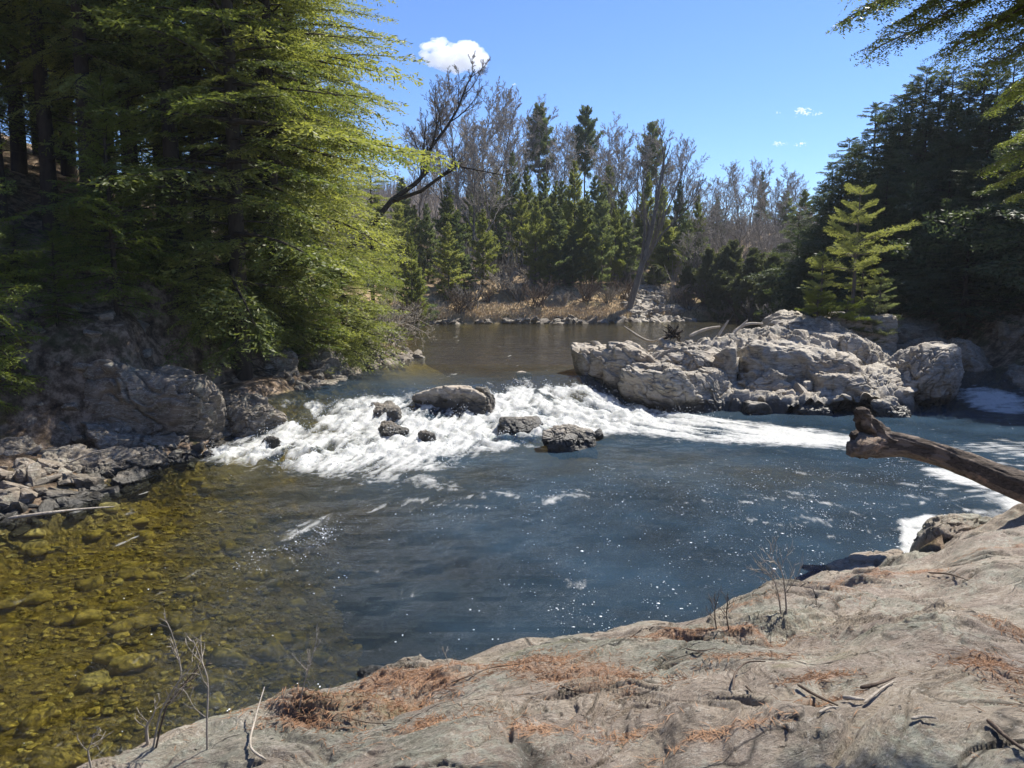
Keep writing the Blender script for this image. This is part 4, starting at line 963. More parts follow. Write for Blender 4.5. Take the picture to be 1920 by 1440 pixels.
for k, (px, ty, Yd, lab) in enumerate(SAP):
    x_, y_, zt = at_y(px, ty, Yd); z0 = gz(x_, y_); s = max(.4, (zt - z0) / 4.2); kk_ = 'S' if k in (0, 1, 3, 4, 7) else 'SD'
    place((kk_, k % 2), 'young_hemlock', 'tree', {'trunk': sapl[k % 2 + (2 if kk_ == 'SD' else 0)][1], 'crown': sapl[k % 2 + (2 if kk_ == 'SD' else 0)][0]}, (x_, y_, z0 - .05), rng.uniform(0, 6), (min(s, 1.35), min(s, 1.35), s), lab, 'young hemlocks on the left bank')
# right forest
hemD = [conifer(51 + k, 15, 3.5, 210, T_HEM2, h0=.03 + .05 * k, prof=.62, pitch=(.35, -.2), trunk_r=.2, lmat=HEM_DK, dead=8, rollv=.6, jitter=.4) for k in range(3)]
RIGHT = [(1500, 392, 57), (1545, 340, 55), (1562, 300, 52), (1592, 255, 50), (1643, 188, 47), (1690, 176, 45), (1738, 122, 43), (1790, 118, 41), (1848, 112, 39), (1905, 95, 37), (1960, 60, 36), (2030, 60, 34), (1665, 330, 41), (1720, 330, 39), (1785, 290, 37),
         (1842, 300, 35), (1895, 280, 33.5), (1950, 240, 32), (1600, 420, 45), (1990, 160, 31), (1530, 430, 50), (1640, 440, 40), (1755, 400, 36), (2060, 200, 29), (1820, 420, 33.5)]
RIGHT += [(1665, 215, 46.5), (1715, 150, 44), (1765, 130, 42), (1820, 135, 40), (1875, 110, 38.5), (1580, 330, 48), (1610, 270, 48.5), (1690, 250, 43), (1740, 220, 41), (1860, 200, 37), (1930, 150, 35.5), (1800, 210, 39.5)]
RIGHT.sort()
for k, (px, ty, Yd) in enumerate(RIGHT):
    x_, y_, zt = at_y(px, ty, Yd); z0 = gz(x_, y_); s = (zt - z0) / 15
    place(('R', k % 3), 'dark_hemlock', 'tree', {'trunk': hemD[k % 3][1], 'crown': hemD[k % 3][0]}, (x_, y_, z0 - .1), rng.uniform(0, 6), (max(s, .75) * .95, max(s, .75) * .95, s),
          olabel(k, 'dark backlit hemlock tree standing in the right-hand forest'), 'dark hemlocks of the right-hand forest')
# far conifers
pinA = [conifer(71 + k, 11, 2.6, 95, T_PIN, h0=.03, prof=.85, jitter=.32, pitch=(.75, .1), whorl=.42, trunk_r=.13, lmat=PINE, bmat=BARK_BR, top_r=.3) for k in range(3)]
pinB = [conifer(81 + k, 11, 2.5, 95, T_PIN, h0=.02, prof=.8, jitter=.32, pitch=(.7, .0), whorl=.4, trunk_r=.13, lmat=PINE_B, bmat=BARK_BR, top_r=.3) for k in range(2)]
pinT = [conifer(91 + k, 16, 3.2, 80, T_PIN, h0=.45, prof=.5, pitch=(.6, .1), whorl=.7, trunk_r=.22, lmat=PINE_B, bmat=BARK_BR, top_r=.5) for k in range(2)]
cedC = [conifer(95 + k, 7, 2.2, 120, T_PIN, h0=.02, prof=.55, pitch=(.9, .3), trunk_r=.1, lmat=CEDAR, bmat=BARK_GR, top_r=.3) for k in range(2)]
FAR = [(770, 430, 54, 'A'), (800, 370, 66, 'B'), (840, 420, 62, 'A'), (838, 345, 74, 'A'), (880, 340, 76, 'B'), (905, 385, 66, 'A'), (930, 300, 80, 'A'), (960, 290, 82, 'B'), (978, 350, 72, 'A'), (1004, 358, 66, 'A'), (1020, 310, 78, 'B'), (1055, 325, 73, 'B'),
       (1078, 312, 70, 'A'), (1102, 345, 68, 'B'), (1130, 348, 66.5, 'B'), (1142, 310, 80, 'A'), (1168, 345, 74, 'B'), (1215, 330, 78, 'A'), (1240, 350, 74, 'A'), (1275, 340, 82, 'B'), (1310, 360, 78, 'A'), (1048, 385, 66, 'B'), (868, 470, 64, 'B'),
       (780, 500, 56, 'B'), (1345, 370, 88, 'B'), (1475, 350, 88, 'B'), (1510, 360, 80, 'A'), (1430, 315, 100, 'B'), (745, 350, 66, 'A'), (1310, 430, 71, 'B'), (1090, 380, 67.5, 'A'), (1030, 410, 66, 'A'), (1180, 400, 70, 'B'), (1075, 420, 66.5, 'B'), (940, 410, 70, 'B'), (1255, 420, 73, 'A'), (895, 300, 84, 'B'), (1042, 345, 74, 'A'), (1065, 350, 72, 'A'), (1118, 325, 75, 'B'), (1155, 365, 69, 'A'), (988, 300, 82, 'A'), (855, 390, 66, 'B'), (1205, 360, 76, 'A'), (1290, 390, 74, 'B'), (722, 400, 58, 'A'), (752, 320, 74, 'B'), (706, 360, 70, 'A'), (775, 385, 78, 'A')]
FAR.sort()
for k, (px, ty, Yd, kind) in enumerate(FAR):
    x_, y_, zt = at_y(px, ty, Yd); z0 = gz(x_, y_); s = (zt - z0) / 11; arr = pinA if kind == 'A' else pinB; i = k % len(arr)
    place(('F', kind, i), 'pine_tree', 'tree', {'trunk': arr[i][1], 'crown': arr[i][0]}, (x_, y_, z0 - .1), rng.uniform(0, 6), (max(s, .7) * rng.uniform(.62, .9),) * 2 + (s * rng.uniform(.92, 1.05),), olabel(k, 'green conifer tree on the far bank'), 'conifers on the far bank')
TP = [(1097, 205, 95, 'tallest far pine with a dark green tuft rising above the bare treetops'), (1012, 200, 92, 'grey-green high-crowned pine on the skyline behind the bare trees'), (1225, 235, 92, 'high-crowned pine on the skyline above the leaning bare tree')]
for k, (px, ty, Yd, lab) in enumerate(TP):
    x_, y_, zt = at_y(px, ty, Yd); z0 = gz(x_, y_); s = (zt - z0) / 16
    place(('T', k % 2), 'tall_pine', 'tree', {'trunk': pinT[k % 2][1], 'crown': pinT[k % 2][0]}, (x_, y_, z0 - .1), rng.uniform(0, 6), (s * .62, s * .62, s), lab, 'tall pines on the far skyline')
CD = [(1330, 470, 66), (1375, 455, 65), (1415, 470, 63), (1450, 480, 60), (1485, 500, 57), (1515, 480, 55), (1228, 520, 69), (1290, 500, 67), (1350, 510, 63), (1440, 530, 57), (1400, 520, 60.5)]
CD.sort()
for k, (px, ty, Yd) in enumerate(CD):
    x_, y_, zt = at_y(px, ty, Yd); z0 = max(gz(x_, y_), .9); s = max(.3, (zt - z0) / 7)
    place(('C', k % 2), 'cedar_tree', 'tree', {'trunk': cedC[k % 2][1], 'crown': cedC[k % 2][0]}, (x_, y_, z0 - .1), rng.uniform(0, 6), (max(s, .5),) * 2 + (s,), olabel(k, 'bushy grey-green cedar tree at the far right pool end'), 'cedars by the far right end of the pool')
# the small yellow-green pine clump on the outcrop
def flat_pine(seed, H, R, n_br, h0, lmat, **kw): return conifer(seed, H, R, n_br, T_YEL, h0=h0, lmat=lmat, bmat=BARK_BR, **kw)
c_, t_ = flat_pine(201, 6.0, 1.5, 40, .34, PINE_Y, prof=.55, pitch=(.45, .12), whorl=.62, trunk_r=.09, jitter=.3, top_r=.25)
x_, y_, zt = at_y(1612, 350, 33.2); z0 = isl_z(x_, y_); e = place('YP', 'pine_tree', 'tree', {'trunk': t_, 'crown': c_}, (x_, y_, z0 - .1), 1.0, (1, 1, (zt - z0) / 6.0), 'yellow-green sunlit pine with flat tiers standing on the rock outcrop', 'trees on the rock outcrop')
YP2 = [(1545, 470, 32.8, 'slender green pine with spreading low tiers at the left of the outcrop clump', PINE, .75, 202), (1655, 500, 32.6, 'thin dark sparse conifer at the right side of the outcrop clump', PINE_B, .8, 203), (1590, 560, 32.0, 'low bushy hemlock hiding the foot of the outcrop pine', HEM_SUN, 1.0, 204),
       (1535, 545, 32.6, 'small fan-shaped hemlock at the left foot of the outcrop clump', HEM_SUN, 1.0, 205), (1640, 560, 31.8, 'drooping grey-green hemlock bush at the right foot of the outcrop clump', CEDAR, 1.1, 206), (1625, 430, 33.8, 'second yellow-green pine stem close behind the tiered pine', PINE_Y, .8, 208)]
for px, ty, Yd, lab, mt, rad, sd0 in YP2:
    x_, y_, zt = at_y(px, ty, Yd); z0 = isl_z(x_, y_) if x_ < 18 and y_ < 39.5 else gz(x_, y_); Hh_ = zt - z0
    c_, t_ = flat_pine(sd0, Hh_, rad, int(30 + 10 * Hh_), .08, mt, prof=.7, pitch=(.4, -.05), whorl=.4, trunk_r=.05, top_r=.15)
    place(('Y', sd0), 'pine_tree' if 'pine' in lab.split(' behind')[0] else 'hemlock_tree', 'tree', {'trunk': t_, 'crown': c_}, (x_, y_, z0 - .1), sd0, (1, 1, 1), lab, 'trees on the rock outcrop')

# ------------------------------------------------------------------ bare trees
def bare(seed, H, trunk=None, r0=.16, levels=(16, 7, 6, 3), up=.75, spread=.45, start=.3, minr=.007, lens=(.42, .42, .45, .5), sides=3):
    r = np.random.default_rng(seed); parts = []; fine = []
    if trunk is None:
        hs = np.linspace(0, H, 9); trunk = np.stack([np.cumsum(r.normal(0, .015 * H, 9)), np.cumsum(r.normal(0, .015 * H, 9)), hs], 1); trunk[:, :2] -= trunk[0, :2]
    trunk = np.asarray(trunk, float); n = len(trunk)
    parts.append(tube(trunk, r0 * (1 - np.linspace(0, .93, n)) + .01, 8))
    def grow(base_pts, base_r, L, lev, s_lo):
        if lev >= len(levels): return
        for i in range(levels[lev]):
            s = s_lo + (1 - s_lo) * (i + r.random()) / levels[lev]; s = min(s, .98)
            k = s * (len(base_pts) - 1); a = int(k); p0 = base_pts[a] + (base_pts[min(a + 1, len(base_pts) - 1)] - base_pts[a]) * (k - a)
            tan = base_pts[min(a + 1, len(base_pts) - 1)] - base_pts[a]; tan = tan / (np.linalg.norm(tan) + 1e-9)
            perp = np.cross(tan, r.normal(size=3)); perp /= np.linalg.norm(perp) + 1e-9
            d = tan * up + perp * r.uniform(.5, 1.1) * spread * 1.6; d[2] += .18; d /= np.linalg.norm(d)
            Lb = L * lens[lev] * r.uniform(.6, 1.15) * (1.15 - .75 * s if lev == 0 else 1.1 - .5 * s)
            m = 6 if lev < 2 else 4; q = [p0]
            for _ in range(m - 1):
                q.append(q[-1] + d * Lb / (m - 1)); d = d + r.normal(0, .12, 3); d[2] += .05; d /= np.linalg.norm(d)
            q = np.array(q); rb = max(minr, base_r * (1 - .8 * s) * (.55 if lev == 0 else .5))
            (parts if lev == 0 else fine).append(tube(q, np.linspace(rb, max(minr * .6, rb * .25), m), sides if lev else 5))
            grow(q, rb, Lb, lev + 1, .2)
    grow(trunk, r0, H, 0, start)
    return parts, fine
def bare_data(seed, H, mat, mat2, **kw):
    p, f = bare(seed, H, **kw); a = mesh('trunk', *merge(p), mat, True); b = mesh('twigs', *merge(f), mat2, True); return {'trunk': a, 'twigs': b}
bt = [bare_data(500 + k, 14, BARK_GR, TWIG_FAR, r0=.14, minr=.019, levels=(22, 9, 7, 4), start=.25, up=.8, spread=.55) for k in range(4)]
BARE = [(862, 128, 76), (905, 150, 80), (935, 152, 84), (830, 175, 80), (1020, 195, 90), (1050, 232, 88), (985, 215, 92), (1150, 224, 90), (1175, 232, 94), (1198, 240, 88), (1130, 235, 96), (1240, 240, 88), (1272, 250, 82), (1080, 230, 98), (1365, 305, 90), (1390, 300, 94),
        (1415, 296, 92), (1440, 305, 98), (1500, 318, 90), (1475, 312, 96), (1335, 330, 86), (1310, 350, 80), (1360, 380, 74), (1400, 390, 72), (1440, 400, 70), (1470, 410, 66), (1305, 400, 69), (785, 235, 82), (960, 190, 94), (1295, 330, 92), (1455, 330, 80), (1385, 350, 82), (1500, 380, 68)]
BARE += [(875, 215, 72), (915, 210, 73), (1165, 270, 78)]
BARE.sort()
for k, (px, ty, Yd) in enumerate(BARE):
    x_, y_, zt = at_y(px, ty, Yd); z0 = gz(x_, y_); s = (zt - z0) / 15.5
    place(('B', k % 4), 'bare_tree', 'tree', bt[k % 4], (x_, y_, z0 - .1), rng.uniform(0, 6), (max(.6, s),) * 2 + (s,), olabel(k, 'leafless grey tree on the far hillside'), 'leafless trees on the far hillside')
def trk(pts): return [at_y(*p) for p in pts]
# leaning dark tree reaching out from the left bank over the pool
tr_ = trk([(640, 480, 38), (690, 430, 38.2), (735, 375, 38.5), (778, 345, 39), (800, 322, 39.2), (806, 280, 39.4), (838, 238, 39.8), (858, 205, 40), (875, 160, 40.2), (890, 130, 40.4)])
base_p = np.array([tr_[0][0] - 1.6, tr_[0][1] - .4, gz(tr_[0][0] - 1.6, tr_[0][1] - .4) - .2]); tr_ = np.array([base_p] + tr_)
p, f = bare(601, 9.5, trunk=tr_, r0=.17, levels=(15, 8, 6, 4), start=.42, up=.8, spread=.5, minr=.009)
lm = np.array(trk([(735, 378, 38.5), (790, 358, 38), (835, 325, 37.5), (850, 310, 37.4), (900, 320, 37), (950, 330, 36.8)])); p.append(tube(lm, [.1, .09, .07, .05, .03, .015], 6))
p2, f2 = bare(602, 4.5, trunk=lm, r0=.1, levels=(12, 6, 4), start=.35, up=.6, spread=.6, minr=.008); p += p2[1:]; f += f2
def world_tree(name, label, p, f, m1, m2, origin, group=None):
    e = bpy.data.objects.new(name, None); COL.objects.link(e); e.location = origin; tag(e, label, 'tree', group); o = np.array(origin)
    v, ff = merge(p); obj('trunk', mesh('trunk', v - o, ff, m1, True), e)
    v, ff = merge(f); obj('twigs', mesh('twigs', v - o, ff, m2, True), e); return e
world_tree('leaning_tree', 'dark crooked leafless tree leaning out from the left hemlocks against the cloud', p, f, BARK_DK, BARK_BR, tuple(base_p))
# many-stemmed bare tree leaning right at the end of the pool
b0 = np.array(at_y(1178, 572, 63)); b0[2] = gz(b0[0], b0[1]) - .2
p, f = [], []
for s, pts in enumerate([[(1200, 510, 63), (1222, 430, 63), (1235, 360, 63), (1245, 300, 63), (1240, 262, 63)], [(1200, 512, 63), (1230, 440, 63.2), (1262, 370, 63.4), (1280, 320, 63.6)], [(1198, 520, 63), (1210, 430, 62.8), (1205, 360, 62.6), (1198, 300, 62.4)], [(1205, 500, 63), (1240, 440, 62), (1290, 390, 61.5), (1315, 350, 61)]]):
    tk = np.array([b0] + [at_y(*q) for q in pts]); a, b = bare(610 + s, 8, trunk=tk, r0=.27 if s == 0 else .13, levels=(10, 7, 5, 2), start=.3, up=1.0, spread=.28, minr=.014); p += a; f += b
world_tree('leaning_tree', 'pale many-stemmed leafless tree leaning right above the stone slope at the pool end', p, f, BARK_GR, BARK_GR, tuple(b0))
# dead tangle of branches hanging below the hemlocks
for k, (px, py, Yd, lab) in enumerate([(745, 520, 36, 'pale dead branches sprawling over the water right of the hemlocks'), (700, 655, 31.5, 'grey dead brush hanging down the left point to the water'), (760, 600, 42, 'bare pale brush on the low bank behind the left point')]):
    o_ = np.array(at_y(px, py, Yd)); z0 = gz(o_[0], o_[1]); st0 = np.array([o_[0] - 1.5, o_[1], max(z0, 1.2)])
    tk = np.array([st0, st0 + [.6, -.2, .8], st0 + [1.4, -.4, 1.2], st0 + [2.2, -.6, 1.1], st0 + [3.0, -.8, .7]]); a, b = bare(620 + k, 4.5, trunk=tk, r0=.06, levels=(16, 6, 4), start=.1, up=.6, spread=.7, minr=.009)
    world_tree('dead_brush', lab, a, b, TWIG_PALE, TWIG_PALE, tuple(st0))

# brush
def brush_data(seed, H, mat, n=14, minr=.008):
    r = np.random.default_rng(seed); P_, F_ = [], []
    for i in range(n):
        a = r.uniform(0, 2 * pi); ln = r.uniform(.2, .9); b0_ = np.array([r.normal(0, .15), r.normal(0, .15), -.05])
        tk = [b0_]; d = np.array([cos(a) * ln, sin(a) * ln, 1.])
        d /= np.linalg.norm(d)
        for _ in range(5): tk.append(tk[-1] + d * H / 5 * r.uniform(.7, 1.1)); d = d + np.array([cos(a), sin(a), -.5]) * .09 + r.normal(0, .08, 3); d /= np.linalg.norm(d)
        p_, f_ = bare(seed * 31 + i, H * .8, trunk=np.array(tk), r0=.018, levels=(6, 4, 2), start=.2, up=.8, spread=.5, minr=minr, lens=(.45, .5, .5)); P_ += p_; F_ += f_
    return {'stems': mesh('stems', *merge(P_ + F_), mat, True)}
br = [brush_data(700, 1.8, BARK_GR, minr=.012), brush_data(701, 1.6, TWIG_PALE, minr=.010), brush_data(702, 1.7, TWIG_BR, minr=.012)]
BSH = [(880, 560, 60), (910, 540, 62), (940, 520, 64), (970, 545, 62), (1010, 570, 61), (1060, 560, 62), (1100, 560, 62.5), (1140, 565, 63), (930, 480, 68), (890, 500, 66), (955, 440, 70), (1150, 540, 65), (1175, 520, 66), (860, 575, 59.5), (820, 590, 58.5),
       (780, 595, 56), (760, 590, 52), (1260, 540, 66), (1290, 570, 64.5), (1330, 560, 66), (1360, 575, 63), (1040, 470, 68), (1180, 480, 70), (990, 490, 67), (1420, 580, 58), (1460, 570, 52), (1480, 590, 45), (730, 600, 46), (720, 620, 38), (1390, 560, 62)]
BSH.sort()
for k, (px, py, Yd) in enumerate(BSH):
    x_, y_, _ = at_y(px, py, Yd); z0 = max(gz(x_, y_), .95); s = rng.uniform(.9, 1.7)
    place(('U', k % 3), 'bare_shrub', 'shrub', br[k % 3], (x_, y_, z0), rng.uniform(0, 6), (s, s, s * .9), olabel(k, 'leafless twiggy shrub on the banks of the upper pool'), 'leafless shrubs round the upper pool')

# dead grass on the banks
def grass(name, label, pts, hmin, hmax, w, mat, lean=.5):
    n = len(pts); a = rng.uniform(0, 2 * pi, n); h = rng.uniform(hmin, hmax, n); ln = rng.uniform(0, lean, n) * h
    b = pts; s = np.stack([-np.sin(a), np.cos(a), 0 * a], 1) * w
    m = b + np.stack([np.cos(a) * ln * .4, np.sin(a) * ln * .4, h * .6], 1); tpt = b + np.stack([np.cos(a) * ln, np.sin(a) * ln, h], 1)
    v = np.stack([b - s, b + s, m + s * .7, tpt, m - s * .7], 1).reshape(-1, 3); i = np.arange(n)[:, None] * 5
    f = np.concatenate([i + [0, 1, 2, 4]], 0); f2 = i + [4, 2, 3, 3]
    me = bpy.data.meshes.new(name); faces = np.concatenate([f, ]); 
    o = obj(name, mesh(name, v, np.concatenate([f, np.stack([i[:, 0] + 4, i[:, 0] + 2, i[:, 0] + 3, i[:, 0] + 3], 1)])[:n], mat, False))
    tag(o, label, 'grass', None, 'stuff'); return o
n = 17000
x = rng.uniform(-10, 16, n); y = np.interp(x, [-10, -4.4, 3, 8, 11, 17], [57, 58.6, 59, 60, 63, 64]) + .15 + rng.exponential(1.6, n)
z, sdg = ground_h(x[None], y[None]); z = z[0]; k_ = (sdg[0] > .15) & (rng.uniform(0, 1, n) < np.where(x > 10, .3, 1))
grass('dead_grass', 'matted straw-coloured dead grass on the far bank', np.stack([x, y, z - .02], 1)[k_], .12, .34, .02, STRAW, 1.1)
n = 60000
x = rng.uniform(-45, 48, n); y = 68 + 50 * rng.uniform(0, 1, n) ** 1.2
z, sdg = ground_h(x[None], y[None]); z = z[0]; cl = fbm(P3(x, y) * .18, 3); k_ = (sdg[0] > 4) & (cl > -.35)
uw = grass('underwood', 'grey-brown leafless underwood covering the far hillside between the trees', np.stack([x, y, z - .05], 1)[k_], .8, 4.2, .028, TWIG_FAR, .9); uw['category'] = 'underwood'
n = 9000
y = rng.uniform(33, 57, n); x = np.interp(y, [33, 37, 43, 50, 57], [-4.6, -6.2, -6.8, -7.4, -8.2]) - rng.exponential(.9, n) - .1
z, sdg = ground_h(x[None], y[None]); z = z[0]; k_ = sdg[0] > .1
grass('bank_grass', 'tufts of straw-coloured grass on the left bank of the upper pool', np.stack([x, y, z - .02], 1)[k_], .15, .5, .016, STRAW, 1.0)

# ------------------------------------------------------------------ driftwood log
tk = np.array([at_y(1612, 835, 12.4), at_y(1640, 832, 12.3), at_y(1695, 836, 12.2), at_y(1755, 853, 12.0), at_y(1812, 873, 11.7), at_y(1870, 896, 11.4), at_y(1930, 920, 11.1), at_y(2010, 945, 10.8), at_y(2120, 975, 10.4)])
def spline(pts, m):
    pts = np.asarray(pts, float); s = np.linspace(0, len(pts) - 1, m); o = []
    for q in s:
        i = min(int(q), len(pts) - 2); u = q - i; p0, p1, p2, p3 = pts[max(i - 1, 0)], pts[i], pts[i + 1], pts[min(i + 2, len(pts) - 1)]
        o.append(.5 * ((2 * p1) + (-p0 + p2) * u + (2 * p0 - 5 * p1 + 4 * p2 - p3) * u * u + (-p0 + 3 * p1 - 3 * p2 + p3) * u ** 3))
    return np.array(o)
def woody(pts, rad, seed, m=160, sides=72, amp=.12, cap=True, groove=1.):
    sp_ = spline(pts, m); rd = np.interp(np.linspace(0, 1, m), np.linspace(0, 1, len(rad)), rad)
    if cap:
        e = 8; rd[:e] *= np.sqrt(1 - (1 - np.linspace(.04, 1, e)) ** 2)
    v, f = tube(sp_, rd, sides); c0 = np.repeat(sp_, sides, 0); d = v - c0; L_ = np.linalg.norm(d, axis=1)[:, None] + 1e-9; dn = d / L_
    th_ = np.tile(np.linspace(0, 2 * pi, sides, endpoint=False), m); s_ = np.repeat(np.linspace(0, 1, m), sides) * 3
    q = np.stack([np.cos(th_) * 1.6, np.sin(th_) * 1.6, s_ * 1.0 + seed * 7], 1); q2 = np.stack([np.cos(th_) * 5, np.sin(th_) * 5, s_ * 1.3 + seed * 3], 1)
    k_ = 1 + amp * (1.0 * fbm(q, 3) + .5 * groove * ridged(q2, 3, .6) + .2 * fbm(q2 * 3, 3))
    return c0 + d * k_[:, None], f
def logmat(name, a, b, c3):
    t = NT(name); c = t.coord('obj', (9, 9, 9)); 
    n1 = t.noise(t.coord('obj', (3.0, 9, 14), (0, .12, -.25)), 2.4, 8, .7, .6); n2 = t.noise(t.coord('obj', (1, 2, 2)), 2.2, 5, .6)
    col = t.ramp(n1, [(.33, a), (.55, b)]); col = t.mix(t.mr(n2, .53, .60), col, c3)
    return t.done(t.pbr(col, .85, t.bump(n1, 1., .06), .2))
LOGM = logmat('weathered_wood', (.07, .055, .042), (.27, .21, .16), (.45, .30, .21))
BARKL = logmat('log_bark', (.03, .024, .02), (.12, .095, .075), (.24, .19, .15))
lo = bpy.data.objects.new('driftwood_log', None); COL.objects.link(lo); lo.location = tuple(tk[0]); tag(lo, 'big weathered log with a broken root end jutting in from the right over the pool', 'log')
lr = [.18, .22, .175, .165, .175, .19, .205, .22, .24]
v, f = woody(tk, lr, 1, amp=.2); v2 = v - tk[0]; obj('trunk', mesh('trunk', v2, f, LOGM, True), lo)
# bark strip: a second slightly proud shell over the upper left of the log
sides = 72; m = 160; fa = f.reshape(m - 1, sides, 4)
spn = spline(tk, m); cc = np.repeat(spn, sides, 0); nrmv = (v - cc); nz = nrmv[:, 2] / (np.linalg.norm(nrmv, axis=1) + 1e-9)
ny = -nrmv[:, 1] / (np.linalg.norm(nrmv, axis=1) + 1e-9)
edge = nz + .25 * fbm(np.stack([cc[:, 0] * 1.5, cc[:, 1] * 1.5, nz * 2], 1), 3) + .18
mask = edge > .0
fm_ = mask[f].all(1)
keepf = f[fm_]; vb = cc + nrmv * (1 + .07 * np.clip(edge, 0, .4)[:, None] + .03 * fbm(v * 7, 4)[:, None]) - tk[0]
used, inv = np.unique(keepf, return_inverse=True); obj('bark', mesh('bark', vb[used] + nrmv[used] * .012, inv.reshape(-1, 4), BARKL, True), lo)
for nm, pts, rad, sd1, mt in [('root_stub', [(1655, 830, 12.3), (1634, 806, 12.28), (1620, 788, 12.2), (1616, 776, 12.15), (1606, 768, 12.1)], [.24, .17, .14, .11, .05], 3, BARKL), ('root_stub', [(1650, 835, 12.2), (1615, 838, 11.95), (1600, 846, 11.9), (1594, 856, 11.9)], [.18, .17, .13, .05], 5, LOGM), ('root_stub', [(1640, 830, 12.4), (1610, 820, 12.5), (1596, 812, 12.6)], [.16, .13, .05], 6, BARKL)]:
    pp = np.array([at_y(*q_) for q_ in pts]); v, f = woody(pp[::-1], np.array(rad[::-1]) * .82, sd1, 60, 40, .55); obj(nm, mesh(nm, v - tk[0], f, mt, True), lo)

# driftwood sticks on the outcrop and on the left shore
def stick(name, label, pts, rads, mat, group=None, seed=1, cat='stick'):
    pp = np.array(pts, float); v, f = woody(pp, rads, seed, 40, 12, .18); o0 = pp[0]; o = obj(name, mesh(name, v - o0, f, mat, True), None, tuple(o0)); tag(o, label, cat, group); return o
for k, (pts, rr_, lab) in enumerate([([(1292, 630, 29.6), (1320, 618, 29.8), (1350, 612, 30)], .055, 'curved bleached branch lying leftmost on top of the outcrop'), ([(1345, 632, 29.6), (1356, 615, 29.6), (1366, 600, 29.6)], .05, 'straight bleached pole leaning up in the middle of the outcrop top'),
        ([(1368, 632, 29.8), (1385, 616, 29.9), (1402, 600, 30)], .045, 'bleached stick leaning right beside the straight pole'), ([(1375, 622, 30.2), (1400, 608, 30.3), (1430, 607, 30.5)], .055, 'long bleached branch lying rightmost on top of the outcrop'),
        ([(1170, 612, 32), (1200, 632, 31), (1222, 640, 30), (1240, 634, 29.6), (1262, 628, 29.4)], .04, 'thin pale forked branch trailing into the upper pool from the outcrop')]):
    stick('driftwood_stick', lab, [at_y(*q_) for q_ in pts], [rr_, rr_, rr_ * .6], TWIG_PALE, 'bleached driftwood on the outcrop', k)
# dark root mass
p, f = [], []
o_ = np.array(at_y(1262, 632, 29.2))
for k in range(26):
    d = rng.normal(size=3); d[2] = abs(d[2]); d /= np.linalg.norm(d); q_ = [o_]; 
    for _ in range(4): q_.append(q_[-1] + d * .14); d = d + rng.normal(0, .4, 3); d /= np.linalg.norm(d)
    p.append(tube(q_, np.linspace(.07, .015, 5), 6))
v, ff = merge(p); rb = obj('root_mass', mesh('root_mass', v - o_, ff, BARK_DK, True), None, tuple(o_)); tag(rb, 'black upturned tangle of roots beside the bleached branches on the outcrop', 'roots')
stick('driftwood_stick', 'long pale driftwood stick lying at the water edge of the shaded left shore', [at_z(15, 972, .1), at_z(90, 962, .14), at_z(150, 955, .12), at_z(215, 950, .1)], [.04, .03, .02, .01], TWIG_PALE, None, 9)
for k, (a_, b_) in enumerate([((130, 868), (200, 845)), ((150, 858), (205, 842)), ((115, 905), (145, 880)), ((100, 890), (130, 935))]):
    stick('driftwood_stick', ['upper pale stalk crossing the rounded stone of the shaded pile', 'lower pale stalk crossing the rounded stone of the shaded pile', 'short pale stick propped in the shaded pile', 'thin dark-tipped stick pointing down to the pool in the shaded pile'][k],
          [at_y(a_[0], a_[1], 15.9), at_y((a_[0] + b_[0]) / 2, (a_[1] + b_[1]) / 2 - 3, 15.8), at_y(b_[0], b_[1], 15.9)], [.016, .012, .006], TWIG_PALE, 'stalks on the shaded left shore', 20 + k)

